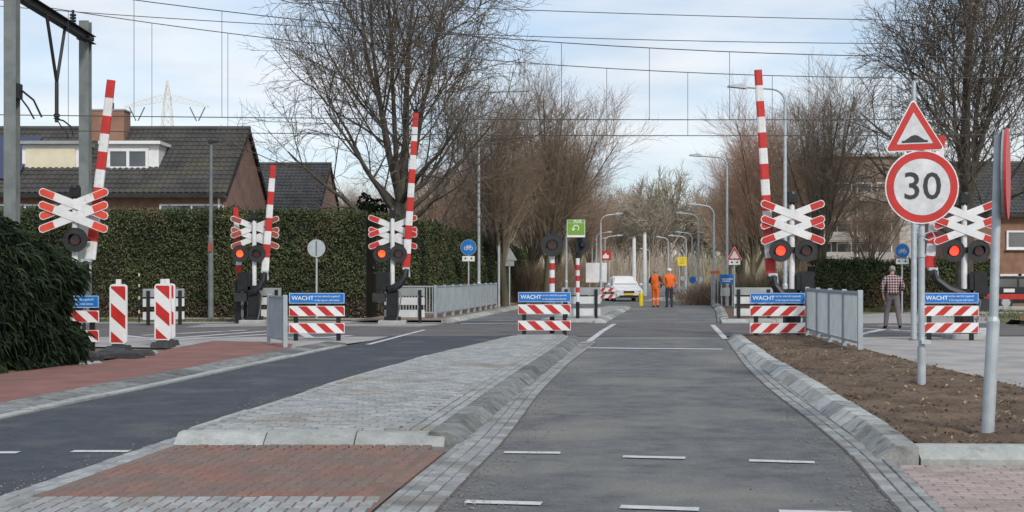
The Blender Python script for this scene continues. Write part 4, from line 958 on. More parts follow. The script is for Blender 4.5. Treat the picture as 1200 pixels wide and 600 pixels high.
def house(X, Y, depth, length, zr, ze, label, tm=tile_m):
    """ridge along x, right gable at X, front eave at Y; local origin at the front right corner"""
    root = tag(empty('brick_house', (X, Y, 0)), label, 'house')
    w_ = MB(); d = depth
    w_.add([(-length, 0, -.1), (0, 0, -.1), (0, 0, ze), (-length, 0, ze)], [(0, 1, 2, 3)]); w_.build('front_wall', brick_w, root); w_ = MB(); w_.add([(-length, d, -.1), (0, d, -.1), (0, d, ze), (-length, d, ze)], [(3, 2, 1, 0)])
    w_.build('rear_wall', brick_w, root)
    MB().add([(0, -.0, -.1), (0, d, -.1), (0, d, ze), (0, d/2, zr-.06), (0, 0, ze)], [(0, 1, 2, 3, 4)]).build('gable_wall', brick_g, root); gmb = MB(); gmb.add([(-length, -.0, -.1), (-length, d, -.1), (-length, d, ze), (-length, d/2, zr-.06), (-length, 0, ze)], [(4, 3, 2, 1, 0)]); gmb.build('gable_wall', brick_g, root)
    rf = MB(); rf.tube([(-length-.1, d/2, zr+.05), (.12, d/2, zr+.05)], .11, 8); roof = rf.build('ridge', tm, root)
    sl_ = (zr-ze)/(d/2)
    tiled_slope('roof_tiles', -length-.1, .12, -.35, ze-.35*sl_, d/2, zr, tm, roof); tiled_slope('roof_tiles', -length-.1, .12, d+.35, ze-.35*sl_, d/2, zr, tm, roof)
    MB().box((-length/2, -.42, ze-.35*sl_-.05), (length+.2, .14, .12)).build('gutter', darkgrey, root)
    MB().box((-length/2, -.16, ze-.35*sl_-.10), (length, .30, .06)).build('soffit', white_c, root)
    vb = MB()
    for s0, s1 in ((-.3, d/2), (d+.3, d/2)): a, b = Vector((.07, s0, ze-.3*sl_-.07)), Vector((.07, s1, zr-.07)); vb.tube([a, b], .07, 4)
    vb.build('verge_board', darkgrey, roof)
    MB().tube([(-.25, -.1, 0), (-.25, -.1, ze-.4)], .05, 8).build('downpipe', white_c, root)
    return root, sl_
Xh, Yh = PX(265, 49.6), 49.6
h1, sl1 = house(Xh, Yh, 8.0, 14.0, 7.42, 4.80, 'long brick house with dark tiled roof, two dormers and chimney at left')
def dormer(root, px0, px1, py0, py1, Yd, style):
    x0, x1 = PX(px0, Yd)-Xh, PX(px1, Yd)-Xh; z0, z1 = PZ(py1, Yd), PZ(py0, Yd); y0 = Yd-Yh; cxd = (x0+x1)/2
    d = MB(); d.box((cxd, y0+1.1, (z0+z1)/2), (x1-x0, 2.2, z1-z0)); o = d.build('dormer', white_c, root)
    MB().box((cxd, y0+1.0, z1+.05), (x1-x0+.24, 2.5, .12)).build('flat_roof', white_c if style else signback, o)
    if style == 0: MB().box((cxd, y0-.03, (z0+z1)/2+.02), ((x1-x0)-.34, .05, (z1-z0)-.34)).build('roller_blind', blind, o)
    else: window(o, cxd-.1, y0-.02, (z0+z1)/2+.02, (x1-x0)*.74, (z1-z0)*.68, panes=2, fr=.11)
    MB().box((cxd, y0-.06, z0+.02), (x1-x0+.1, .16, .1)).build('sill', white_c, o)
Yd = 50.9
dormer(h1, 26, 94, 169, 205, Yd, 0); dormer(h1, 121, 186, 169, 205, Yd, 1)
xc0, xc1 = PX(107, 53.2)-Xh, PX(150, 53.2)-Xh; c = MB(); c.box(((xc0+xc1)/2, 3.5, 7.05), (xc1-xc0, .9, 2.1)); ch = c.build('chimney', brick_w, h1)
MB().box(((xc0+xc1)/2, 3.5, 8.12), (xc1-xc0+.08, .98, .06)).build('chimney_cap', signback, ch); k = MB(); k.tube([((xc0+xc1)/2+.1, 3.5, 8.1), ((xc0+xc1)/2+.1, 3.5, 8.45)], .11, 8); k.build('chimney_pot', darkgrey, ch)
xs0, xs1 = PX(-40, 50.5)-Xh, PX(36, 51.5)-Xh
A, B = Vector((0, .35, 4.80+.35*sl1+.14)), Vector((0, 3.2, 4.80+3.2*sl1+.14)); t = (B-A); sm = MB(); sm.box(((xs0+xs1)/2, (A.y+B.y)/2, (A.z+B.z)/2), (xs1-xs0, t.length, .05), Matrix.Rotation(math.atan2(t.z, t.y), 3, 'X')); sm.build('solar_panel', solar, h1)
for pxw in (30, 225): window(h1, PX(pxw, Yh)-Xh, -.02, 3.55, 2.4, 1.3, panes=2)
Xh2, Yh2 = PX(373, 66), 66.
h2, sl2 = house(Xh2, Yh2, 8.0, 9.0, 7.35, 4.9, 'smaller brick house with dark roof behind the hedge left of the big tree', tile_d)
h3, _ = house(PX(1500, 68), 68., 8.5, 15.8, 7.6, 4.9, 'brick house with pale windows behind the bare tree at right edge', tile_d)
for pxw, pyw in ((1196, 281), (1230, 281), (1184, 332), (1205, 332)): window(h3, PX(pxw, 68)-PX(1500, 68), -.02, PZ(pyw, 68), 1.5 if pyw < 300 else 1.1, .95, panes=1, fr=.1)
# block of flats
Yb = 112.
fb = tag(empty('block_of_flats', (PX(1003, Yb), Yb, 0)), 'brown brick block of flats with pale balconies behind the bare trees at right', 'building')
Wb = 7.4; zt = PZ(183, Yb)
MB().box((0, 4, zt/2-.05), (Wb, 8, zt)).build('wall', flat_brick, fb)
MB().box((0, 3.9, zt+.06), (Wb+.4, 8.4, .22)).build('roof_edge', shop_w, fb)
for r in range(4):
    z = PZ(300-r*23.5, Yb)
    for k in range(4): window(fb, -2.7+k*1.7, -.02, z+.55, 1.3, 1.15, panes=1, fr=.1)
    for k in (0, 1): MB().box((-1.95+k*3.4, -.62, z-.45), (2.9, 1.1, .12)).build('balcony_slab', shop_w, fb); MB().box((-1.95+k*3.4, -1.14, z-.05), (2.9, .06, .75)).build('balcony_front', shop_w, fb)
MB().box((Wb/2+.7, 2.5, PZ(232, Yb)/2), (1.4, 5, PZ(232, Yb))).build('stair_tower', pm('pale_brick', (.42, .40, .37), (.34, .32, .29), rough=.9, scale=4), fb)

# ------------------------------------------------------------------ hedges, conifer, grass
def leaf_quads(mb, p, n, size, rng, hang=0.):
    a = Vector((rng.gauss(0, 1), rng.gauss(0, 1), rng.gauss(0, 1)-hang)).normalized(); n2 = (n+Vector((rng.gauss(0, .6), rng.gauss(0, .6), rng.gauss(0, .6)))).normalized()
    b = n2.cross(a)
    if b.length < .05: return
    b.normalize(); s = size*rng.uniform(.6, 1.3); a = a*s; b = b*(s*.55)
    o = len(mb.v); mb.v += [tuple(p-a), tuple(p+b*.9), tuple(p+a), tuple(p-b*.9)]; mb.f.append((o, o+1, o+2, o+3)); mb.mi.append(mb.cur)
def hedge(path, wd, h, n, size, label, low=.35, name='hedge', seed=1, hs=None, lowmat=leaf_hd):
    rng = random.Random(seed); root = tag(empty(name, (path[0][0], path[0][1], -.03)), label, 'hedge')
    O = Vector((path[0][0], path[0][1])); P = [Vector(p)-O for p in path]; hs = hs or [h]*len(P)
    seg = [(P[i], P[i+1], hs[i], hs[i+1]) for i in range(len(P)-1)]; tot = sum((b-a).length for a, b, *_ in seg)
    core = MB(); leaf = MB(); lo = MB()
    for a, b, ha, hb in seg:
        t = (b-a).normalized(); nn = Vector((t.y, -t.x)); w2 = wd/2-.22; c = []
        for (q, hh) in ((a, ha), (b, hb)): c += [(q.x+nn.x*w2, q.y+nn.y*w2, .0), (q.x-nn.x*w2, q.y-nn.y*w2, .0), (q.x+nn.x*w2, q.y+nn.y*w2, hh-.25), (q.x-nn.x*w2, q.y-nn.y*w2, hh-.25)]
        core.add(c, [(0, 4, 6, 2), (1, 3, 7, 5), (2, 6, 7, 3), (0, 2, 3, 1), (4, 5, 7, 6)])
        m_ = int(n*(b-a).length/tot)
        for _ in range(m_):
            u = rng.random(); q = a+(b-a)*u; hh = ha+(hb-ha)*u; hh += .13*noise.noise((q.x*.7, q.y*.7, 5))+.07*noise.noise((q.x*3, q.y*3, 1)); f = rng.random(); face = 1 if rng.random() < .85 else -1
            zr_ = rng.random(); bump_ = .17*noise.noise(((q.x+O.x)*1.3, (q.y+O.y)*1.3, hh*zr_*1.3))+.10*noise.noise(((q.x+O.x)*4, (q.y+O.y)*4, hh*zr_*4))
            if f < .80:
                z = hh*zr_; p = Vector((q.x+nn.x*face*(wd/2-.12+bump_+rng.gauss(0, .06)), q.y+nn.y*face*(wd/2-.12+bump_+rng.gauss(0, .06)), z)); nv = Vector((nn.x*face, nn.y*face, .25))
            else:
                o_ = rng.uniform(-1, 1)*(wd/2-.1); p = Vector((q.x+nn.x*o_, q.y+nn.y*o_, hh-.12+bump_+abs(rng.gauss(0, .08))+(rng.random()*.22 if rng.random() < .06 else 0))); z = hh; nv = Vector((0, 0, 1))
            k = z/hh < low+.28*noise.noise(((q.x+O.x)*.45, (q.y+O.y)*.45, z*.8))
            if k and rng.random() < .35: continue
            leaf_quads(lo if k else leaf, p, nv, size, rng)
    core.build('inner_branches', core_m, root); leaf.build('foliage', leaf_h, root); lo.build('withered_foliage', lowmat, root)
    return root
hedge([(-30, 48.8), (PX(430, 48.9), 48.9), (PX(478, 50.6), 50.6), (PX(560, 64), 64), (PX(604, 82), 82)], 1.4, 3.9, 250000, .048, 'tall clipped hedge with brown lower leaves before the houses, curving behind the left fence', .20, seed=2, hs=[3.95, 3.9, 3.6, 3.35, 3.0])
hedge([(PX(950, 60), 60.), (PX(1170, 60), 60.6)], 1.4, 2.2, 46000, .058, 'low dark hedge behind the walking man at right', .45, seed=8)
# weeping conifer at the left edge
def conifer():
    rng = random.Random(12); C = Vector((-9.75, 22.6, 0)); root = tag(empty('weeping_conifer', C), 'dark drooping conifer bush filling the left edge', 'conifer bush')
    tr = MB(); tr.tube([(0, 0, -.05), (.05, 0, 1.4), (0, 0, 2.5)], [.12, .09, .03], 8)
    for k in range(14): a = rng.uniform(0, 6.28); z = rng.uniform(.3, 2.1); tr.tube([(0, 0, z), (math.cos(a)*.8, math.sin(a)*.8, z+.35), (math.cos(a)*1.6, math.sin(a)*1.4, z+.2)], [.04, .025, .01], 5)
    tr.build('trunk', bark, root)
    core = MB().sphere((0, 0, 1.1), 1.0, 18, 10, (1.75, 1.5, 1.25), .05).build('inner_branches', core_m, root)
    f = MB()
    for _ in range(38000):
        a = rng.uniform(0, 6.2832); v = rng.random(); z = .0+2.62*v**.9
        rr = (2.12*math.sqrt(max(0, 1-((z-.75)/1.95)**2)) if z > .75 else 2.12-.05*(.75-z)); lump = 1+.22*noise.noise((math.cos(a)*2.1, math.sin(a)*2.1, z*1.5))+.15*noise.noise((math.cos(a)*6, math.sin(a)*6, z*4.5))
        rr *= lump*(1-abs(rng.gauss(0, .08))); p = Vector((math.cos(a)*rr, math.sin(a)*rr*.82, z+.10*noise.noise((a*3, z*2, 0))))
        out_ = Vector((math.cos(a), math.sin(a), 0)); d = (out_*rng.uniform(.3, .9)+Vector((rng.gauss(0, .35), rng.gauss(0, .35), rng.uniform(-1.0, .15)))).normalized()
        L = rng.uniform(.07, .22)*(1.9 if rng.random() < .12 else 1); s = d.cross(Vector((rng.gauss(0, 1), rng.gauss(0, 1), rng.gauss(0, 1)))).normalized()*rng.uniform(.008, .018); e = p+d*L+Vector((0, 0, -L*.35)); m_ = p+d*L*.55
        o = len(f.v); f.v += [tuple(p-s), tuple(p+s), tuple(m_+s*1.2), tuple(e), tuple(m_-s*1.2)]; f.f.append((o, o+1, o+2, o+3, o+4)); f.mi.append(0)
    f.build('foliage', leaf_c, root)
conifer()
def grass(areas, n, label_name, seed=4):
    rng = random.Random(seed); mb = MB()
    for _ in range(n):
        (x0, x1, y0, y1) = areas[rng.randrange(len(areas))]; x, y = rng.uniform(x0, x1), rng.uniform(y0, y1)
        if noise.noise((x*.5, y*.5, 2)) < -.1: continue
        h = rng.uniform(.04, .16); a = rng.uniform(0, 6.28); w2 = .018; o = len(mb.v); lx, ly = rng.gauss(0, .04), rng.gauss(0, .04)
        mb.v += [(x-math.cos(a)*w2, y-math.sin(a)*w2, -.03), (x+math.cos(a)*w2, y+math.sin(a)*w2, -.03), (x+lx, y+ly, -.03+h)]; mb.f.append((o, o+1, o+2)); mb.mi.append(0)
    tag(mb.build(label_name, grass_m), kind='stuff')
grass([(15.8, 26, 42.3, 58), (13, 26, 55.5, 59), (-22, -7.5, 43.4, 46.2), (9, 22, 56, 59.2)], 24000, 'grass')
# ------------------------------------------------------------------ bare trees
def grow(seed, spec):
    """returns branch polylines [(points, radii)]; spec = list of levels: n children, length, start range along parent, angle, lift, wiggle, segments"""
    rng = random.Random(seed); out = []
    def rvec(): return Vector((rng.gauss(0, 1), rng.gauss(0, 1), rng.gauss(0, 1)))
    def make(p, d, L, r0, r1, lift, wig, seg, flat=0):
        pts = [p.copy()]; rad = [r0]; d = d.normalized()
        for i in range(seg):
            d = (d+rvec()*wig+Vector((0, 0, lift))).normalized(); p = p+d*(L/seg); pts.append(p.copy()); rad.append(r0+(r1-r0)*(i+1)/seg)
        out.append((pts, rad)); return pts, rad
    def rec(pts, rad, lev, plen):
        if lev >= len(spec): return
        S = spec[lev]; n = S['n']; a0, a1 = S['ang']
        az = rng.uniform(0, 6.28)
        for k in range(n):
            t = S['t'][0]+(S['t'][1]-S['t'][0])*((k+rng.random())/n); f = t*(len(pts)-1); i = min(int(f), len(pts)-2); u = f-i
            p = pts[i].lerp(pts[i+1], u); d = (pts[i+1]-pts[i]).normalized(); r = (rad[i]+(rad[i+1]-rad[i])*u)
            az += 2.4+rng.gauss(0, .5); ang = R(rng.uniform(a0, a1)); o = d.orthogonal().normalized(); b = d.cross(o)
            nd = d*math.cos(ang)+(o*math.cos(az)+b*math.sin(az))*math.sin(ang)
            if S.get('keepup') and nd.z < S['keepup']: nd.z = S['keepup']+.1*rng.random()
            L = S['len']*rng.uniform(.7, 1.25)*(1-S.get('short', .5)*t); r0 = max(S['rmin'], r*S['rr']*rng.uniform(.8, 1.1))
            q = make(p, nd, L, r0, max(S['rmin']*.6, r0*.3), S['lift'], S['wig'], S['seg'])
            rec(q[0], q[1], lev+1, L)
    return out, make, rec
def tree_mesh(name, branches, m, thin=.02):
    mb = MB()
    for pts, rad in branches:
        r = rad[0]; mb.cur = 1 if (isinstance(m, (list, tuple)) and r < thin) else 0; mb.tube(pts, rad, 9 if r > .12 else 6 if r > .04 else 4 if r > .018 else 3, cap=False)
    return mb.mesh(name, m, True)
def big_tree(seed, h, fork):
    side = [dict(n=6, len=h*.23, t=(.22, .98), ang=(28, 55), lift=.05, wig=.10, seg=6, rr=.48, rmin=.024, short=.3),
            dict(n=5, len=h*.125, t=(.15, 1.), ang=(28, 55), lift=.04, wig=.12, seg=5, rr=.52, rmin=.014, short=.3),
            dict(n=4, len=h*.066, t=(.12, 1.), ang=(25, 55), lift=.03, wig=.13, seg=3, rr=.55, rmin=.0095, short=.3),
            dict(n=3, len=h*.036, t=(.2, 1.), ang=(20, 50), lift=.02, wig=.12, seg=2, rr=.6, rmin=.007, short=.2)]
    spec = [dict(n=6, len=h*.33, t=(.10, .9), ang=(30, 58), lift=.07, wig=.07, seg=8, rr=.46, rmin=.04, short=.35)]+side
    out, make, rec = grow(seed, spec); rng = random.Random(seed)
    q = make(Vector((0, 0, -.1)), Vector((.01, 0, 1)), fork, .38, .30, .0, .02, 6)
    trunk = list(out); out.clear()
    top = q[0][-1]
    for k in range(5):                                # leaders rising from the fork
        az = k*1.257+rng.uniform(-.3, .3)+.4; an = R((4, 16, 13, 20, 9)[k]); d = Vector((math.cos(az)*math.sin(an), math.sin(az)*math.sin(an), math.cos(an)))
        p, r = make(top-Vector((0, 0, .35*k/2)), d, h*.66, .18-.016*k, .03, .03, .05, 11); rec(p, r, 0, h)
    for k in range(9):                                # lower limbs sweeping out, then up
        az = k*2.4+.3; an = R(rng.uniform(48, 76)); d = Vector((math.cos(az)*math.sin(an), math.sin(az)*math.sin(an), math.cos(an))); z = fork*(.62+.05*k)
        base = q[0][min(5, int(z/fork*6))]
        p, r = make(Vector((base.x, base.y, z)), d, h*rng.uniform(.33, .42), .13, .025, .045, .07, 10); rec(p, r, 1, h)
    return trunk, out
def upright_tree(seed, h, stems=14, spread=(8, 34)):
    spec = [dict(n=stems, len=h*.70, t=(.5, 1.), ang=spread, lift=.035, wig=.05, seg=8, rr=.42, rmin=.03, short=.2),
            dict(n=10, len=h*.27, t=(.16, .98), ang=(18, 48), lift=.05, wig=.09, seg=5, rr=.38, rmin=.012, short=.45),
            dict(n=7, len=h*.14, t=(.10, 1.), ang=(18, 48), lift=.05, wig=.10, seg=3, rr=.5, rmin=.0075, short=.4),
            dict(n=6, len=h*.085, t=(.12, 1.), ang=(16, 44), lift=.04, wig=.10, seg=2, rr=.6, rmin=.0052, short=.3)]
    out, make, rec = grow(seed, spec)
    q = make(Vector((0, 0, -.1)), Vector((0, 0, 1)), h*.27, .22, .16, 0, .03, 5)
    trunk = list(out); out.clear(); rec(q[0], q[1], 0, h)
    return trunk, out
def plant(name, meshes, loc, rz, s, label, cat='tree', group=None):
    root = tag(empty(name, loc, rz), label, cat, group); root.scale = (s, s, s) if not hasattr(s, '__len__') else s
    for nm, me in meshes: link(nm, me, root)
    return root
T1, B1 = big_tree(21, 15.5, 4.6); tm1 = [('trunk', tree_mesh('trunk', T1, bark)), ('crown', tree_mesh('crown', B1, [bark, twig_d], .018))]
T2, B2 = big_tree(34, 12.6, 4.6); tm2 = [('trunk', tree_mesh('trunk', T2, bark)), ('crown', tree_mesh('crown', B2, [bark, twig_d], .018))]
plant('bare_tree', tm1, (PX(470, 54), 54, 0), R(30), 1.0, 'big spreading bare tree behind the far barrier, left of centre', 'tree', 'large bare trees')
plant('bare_tree', tm2, (PX(1128, 52), 52, 0), R(140), 1.0, 'big dark bare tree behind the 30 sign at right', 'tree', 'large bare trees')
U = []
for sd_, m_ in ((5, twig_b), (6, twig_r), (9, twig_b)):
    T, B = upright_tree(sd_, 11.0, 15, (5, 26) if sd_ != 9 else (8, 34)); U.append([('trunk', tree_mesh('trunk', T, stem_o)), ('crown', tree_mesh('crown', B, [stem_o, m_], .026))])
rows = [(592, 62, 10.2, 0, 'upright bare tree nearest the end of the left fence'), (640, 70, 12.0, 0, 'tall upright brown tree behind the green sign'), (654, 84, 11.0, 2, 'upright bare tree just left of the white board, second row'),
        (622, 88, 12.0, 2, 'bare tree between the lamp and the upright brown trees'), (676, 104, 10.2, 0, 'upright bare tree beyond the red sign'), (692, 128, 10.0, 1, 'far upright tree left of the avenue'), (560, 78, 9.0, 2, 'brown bare tree behind the blue bicycle sign'), (520, 92, 9.5, 1, 'reddish bare tree behind the big dark tree'),
        (430, 88, 8.2, 2, 'low bare tree right of the smaller house'), (404, 100, 8.0, 1, 'small bare tree at the corner of the smaller house'), (475, 100, 9.5, 2, 'bare tree deep behind the trunk of the big tree'), (545, 110, 10.5, 0, 'far bare tree behind the tall left lamp'),
        (962, 60, 10.8, 0, 'pale brown upright tree right of the tall right barrier'), (906, 70, 10.9, 1, 'reddish upright tree behind the tall right barrier'), (882, 86, 11.0, 1, 'reddish upright tree left of the tall right barrier'), (870, 104, 11.4, 2, 'upright bare tree beside the far warning triangle'),
        (866, 126, 10.8, 1, 'far upright tree right of the avenue'), (856, 155, 11.0, 0, 'farthest upright tree right of the avenue'), (930, 96, 10.5, 0, 'bare tree behind the reddish upright trees'), (1018, 90, 8.8, 2, 'bare tree before the block of flats'), (1185, 80, 9.0, 2, 'bare tree behind the brick house at right edge')]
for i, (px, Y, h, k, lab) in enumerate(rows):
    s = h/11.0; plant('upright_tree', U[k], (PX(px, Y), Y, -.02), i*1.9, (s*1.05, s*1.05, s), lab, 'tree', 'upright bare trees')
# far wood: one mass
def far_wood():
    rng = random.Random(77); src = []
    for sd_ in (41, 42, 43):
        spec = [dict(n=9, len=8.5, t=(.3, 1.), ang=(14, 48), lift=.04, wig=.08, seg=5, rr=.5, rmin=.09, short=.3), dict(n=7, len=3.6, t=(.15, 1.), ang=(20, 50), lift=.05, wig=.12, seg=3, rr=.5, rmin=.05, short=.4), dict(n=6, len=1.7, t=(.15, 1.), ang=(20, 50), lift=.04, wig=.12, seg=2, rr=.6, rmin=.032, short=.3), dict(n=3, len=.9, t=(.2, 1.), ang=(20, 45), lift=.04, wig=.1, seg=1, rr=.7, rmin=.024, short=.3)]
        o, make, rec = grow(sd_, spec); q = make(Vector((0, 0, 0)), Vector((0, 0, 1)), 6.5, .3, .22, 0, .03, 4); rec(q[0], q[1], 0, 16)
        mb = MB(); [mb.tube(p, r, 3, cap=False) for p, r in o]; src.append((mb.v, mb.f))
    mb = MB()
    for i in range(64):
        v, f = src[i % 3]; px = rng.uniform(600, 930); Y = rng.uniform(205, 300); s = rng.uniform(.95, 1.25)*(1.1 if abs(px-770) < 40 else 1.); a = rng.uniform(0, 6.28); ca, sa = math.cos(a)*s, math.sin(a)*s; X = PX(px, Y)
        if abs(px-772) < 6 and Y < 240: continue
        o = len(mb.v); mb.v += [(X+x*ca-y*sa, Y+x*sa+y*ca, z*s) for x, y, z in v]; mb.f += [tuple(q+o for q in g_) for g_ in f]; mb.mi += [0]*len(f)
    for i in range(34):
        px = rng.choice([rng.uniform(-60, 560), rng.uniform(900, 1260)]); v, f = src[i % 3]; Y = rng.uniform(190, 290); s = rng.uniform(.6, .85); X = PX(px, Y); a = rng.uniform(0, 6.28); ca, sa = math.cos(a)*s, math.sin(a)*s
        o = len(mb.v); mb.v += [(X+x*ca-y*sa, Y+x*sa+y*ca, z*s) for x, y, z in v]; mb.f += [tuple(q+o for q in g_) for g_ in f]; mb.mi += [0]*len(f)
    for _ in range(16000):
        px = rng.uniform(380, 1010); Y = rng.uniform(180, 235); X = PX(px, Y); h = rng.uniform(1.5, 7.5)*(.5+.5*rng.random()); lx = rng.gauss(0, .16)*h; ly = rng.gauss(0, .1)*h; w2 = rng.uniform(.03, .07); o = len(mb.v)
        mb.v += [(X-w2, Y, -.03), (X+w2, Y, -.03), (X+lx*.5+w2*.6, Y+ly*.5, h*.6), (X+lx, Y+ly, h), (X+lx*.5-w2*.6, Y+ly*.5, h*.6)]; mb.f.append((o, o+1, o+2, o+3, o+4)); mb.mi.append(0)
    tag(mb.build('far_wood', bark_far_hazy), 'brown bare wood closing the far end of the avenue', 'wood', kind='stuff')
far_wood()
# low shrubs under the avenue trees
def shrub(px, Y, w_, h, m, label, n=900, seed=1):
    rng = random.Random(seed); root = tag(empty('shrub', (PX(px, Y), Y, -.03)), label, 'shrub', 'brown shrubs'); mb = MB()
    for _ in range(n):
        x, y = rng.gauss(0, w_*.32), rng.gauss(0, .5); hh = h*rng.uniform(.5, 1.05)*(1-min(.6, abs(x)/w_*.6)); p = Vector((x*.7, y*.7, 0)); d = Vector((x*.25+rng.gauss(0, .15), y*.2+rng.gauss(0, .15), 1)).normalized()
        q = p+d*hh*.55+Vector((rng.gauss(0, .06), rng.gauss(0, .06), 0)); mb.tube([p, q, q+(d+Vector((rng.gauss(0, .3), rng.gauss(0, .3), 0)))*hh*.45], [.014, .010, .006], 3, cap=False)
    mb.build('twigs', m, root)
for i, (px, Y, w_, h, lab) in enumerate(((842, 68, 4, 1.3, 'brown twiggy shrub beside the orange board'), (875, 72, 5, 1.8, 'brown shrub beside the far warning triangle'), (905, 66, 5, 1.9, 'brown shrub behind the tall right barrier'), (832, 82, 5, 1.2, 'low brown shrub far right of the workers'), (612, 74, 5, 2.4, 'brown shrub behind the triangle sign back'), (638, 82, 5, 2.6, 'brown shrub behind the striped lamp post'), (660, 90, 6, 2.6, 'brown shrub behind the green sign post'), (672, 110, 7, 3.2, 'brown shrub far behind the white board'), (945, 74, 6, 2.6, 'straw coloured shrub before the block of flats'), (990, 80, 7, 2.6, 'tall straw coloured shrub left of the 30 sign'), (1035, 82, 7, 2.8, 'tall straw coloured shrub behind the 30 sign'))):
    shrub(px, Y, w_, h, bark_b if i < 8 else pm('straw', (.30, .22, .13), (.22, .155, .09), rough=.9, scale=.5, rnd=.3), lab, 1000, i)
gsh = tag(empty('evergreen_shrub', (PX(432, 56), 56, 0)), 'dark evergreen shrub peeping over the hedge left of the big trunk', 'shrub')
mb = MB(); rng = random.Random(6)
for _ in range(5000):
    v = Vector((rng.gauss(0, 1), rng.gauss(0, 1), rng.gauss(0, 1))).normalized(); r_ = 1+.2*noise.noise(v*2.2)
    p = Vector((v.x*1.1*r_, v.y*1.0*r_, 2.7+v.z*2.1*r_)); leaf_quads(mb, p, v, .09, rng)
mb.build('foliage', leaf_c, gsh); MB().sphere((0, 0, 2.7), .9, 12, 8, (1.05, 1, 2.0)).build('inner_branches', core_m, gsh); MB().tube([(0, 0, 0), (0, 0, 2)], .1, 6).build('trunk', bark, gsh)

# ------------------------------------------------------------------ people
def person(loc, rz, pose, paint_fn, mats, label, scale=1., extras=None):
    """skin-modifier figure; pose = dict joint -> (x, y, z); the figure faces +y (away from the camera)"""
    J = pose; names = list(J); idx = {n: i for i, n in enumerate(names)}
    E = [('pelvis', 'waist'), ('waist', 'chest'), ('chest', 'neck'), ('neck', 'head0'), ('head0', 'head1'), ('head1', 'head2')]
    for s in 'LR':
        E += [('chest', 'sh'+s), ('sh'+s, 'el'+s), ('el'+s, 'wr'+s), ('wr'+s, 'pa'+s), ('pelvis', 'hip'+s), ('hip'+s, 'kn'+s), ('kn'+s, 'an'+s), ('an'+s, 'he'+s), ('he'+s, 'to'+s)]
        for f in '12345': E += [('pa'+s, 'f%s%s' % (f, s)), ('f%s%s' % (f, s), 'g%s%s' % (f, s))]
    me = bpy.data.meshes.new('body'); me.from_pydata([J[n] for n in names], [(idx[a], idx[b]) for a, b in E], []); o = bpy.data.objects.new('body', me); col.objects.link(o)
    sk = o.modifiers.new('skin', 'SKIN'); sk.use_smooth_shade = True; sub = o.modifiers.new('sub', 'SUBSURF'); sub.levels = 1; sub.render_levels = 1
    rad = {'pelvis': (.17, .125), 'waist': (.165, .125), 'chest': (.19, .135), 'neck': (.058, .06), 'head0': (.062, .075), 'head1': (.078, .095), 'head2': (.06, .07)}
    for s in 'LR': rad.update({'sh'+s: (.075, .075), 'el'+s: (.06, .06), 'wr'+s: (.034, .036), 'pa'+s: (.036, .022), 'hip'+s: (.105, .115), 'kn'+s: (.078, .082), 'an'+s: (.064, .066), 'he'+s: (.045, .045), 'to'+s: (.045, .032)})
    d = me.skin_vertices[0].data
    for n in names: r = rad.get(n, (.0095, .0095)); d[idx[n]].radius = r; d[idx[n]].use_root = (n == 'pelvis')
    dg = bpy.context.evaluated_depsgraph_get(); m2 = bpy.data.meshes.new_from_object(o.evaluated_get(dg)); bpy.data.objects.remove(o)
    for m in mats: m2.materials.append(m)
    for p in m2.polygons: p.material_index = paint_fn(p.center); p.use_smooth = True
    root = tag(empty('person', loc, rz), label, 'person'); root.scale = (scale,)*3
    link('body', m2, root)
    hd = J['head1']; e = MB()
    for s in (-1, 1): e.sphere((hd[0]+s*.083, hd[1]-.005, hd[2]-.01), .03, 8, 6, (.4, .8, 1.1))
    e.build('ears', skin_m, root)
    fc = MB(); fc.sphere((hd[0], hd[1]+.105, hd[2]-.02), .02, 8, 6, (.8, 1.2, 1.5)); fc.build('nose', skin_m, root)
    ey = MB()
    for s in (-1, 1): ey.sphere((hd[0]+s*.033, hd[1]+.088, hd[2]+.012), .011, 6, 5)
    ey.build('eyes', black, root); MB().box((hd[0], hd[1]+.092, hd[2]-.065), (.05, .012, .012)).build('mouth', red_d, root)
    if extras: extras(root, J)
    return root
def base_pose(lf=0., rf=0., arms=None, lean=0., sp=0.):
    J = {'pelvis': (0, 0, .95), 'waist': (0, lean*.3, 1.10), 'chest': (0, lean*.7, 1.34), 'neck': (0, lean, 1.50), 'head0': (0, lean+.015, 1.57), 'head1': (0, lean+.03, 1.655), 'head2': (0, lean+.03, 1.72)}
    for s, sg, ft in (('L', -1, lf), ('R', 1, rf)):
        J['hip'+s] = (sg*.095, 0, .88); J['kn'+s] = (sg*(.105+sp*.5), ft*.55+.03, .50); J['an'+s] = (sg*(.11+sp), ft-.02, .10+max(0, -ft)*.15); J['he'+s] = (sg*(.11+sp), ft-.04, .05+max(0, -ft)*.15); J['to'+s] = (sg*(.125+sp*1.1), ft+.15, .035)
        a = (arms or {}).get(s) or ((sg*.205, lean*.75, 1.42), (sg*.27, -.02+lean*.5, 1.14), (sg*.27, .06+lean*.5, .89))
        J['sh'+s], J['el'+s], J['wr'+s] = a; w_ = Vector(a[2]); dd = (w_-Vector(a[1])).normalized(); pa = w_+dd*.075; J['pa'+s] = tuple(pa)
        fw = Vector((0, 1, 0)); fw = (fw-dd*fw.dot(dd)).normalized()
        for k, (off, L) in enumerate(((-.033, .075), (-.011, .088), (.011, .082), (.031, .065)), 1):
            b = pa+fw*off+dd*.03; J['f%d%s' % (k, s)] = tuple(b+dd*L*.5+Vector((-sg*.006, 0, 0))); J['g%d%s' % (k, s)] = tuple(b+dd*L+Vector((-sg*.025, 0, 0)))
        b = pa+fw*.045; J['f5'+s] = tuple(b+dd*.01); J['g5'+s] = tuple(b+dd*.05+fw*.018)
    return J
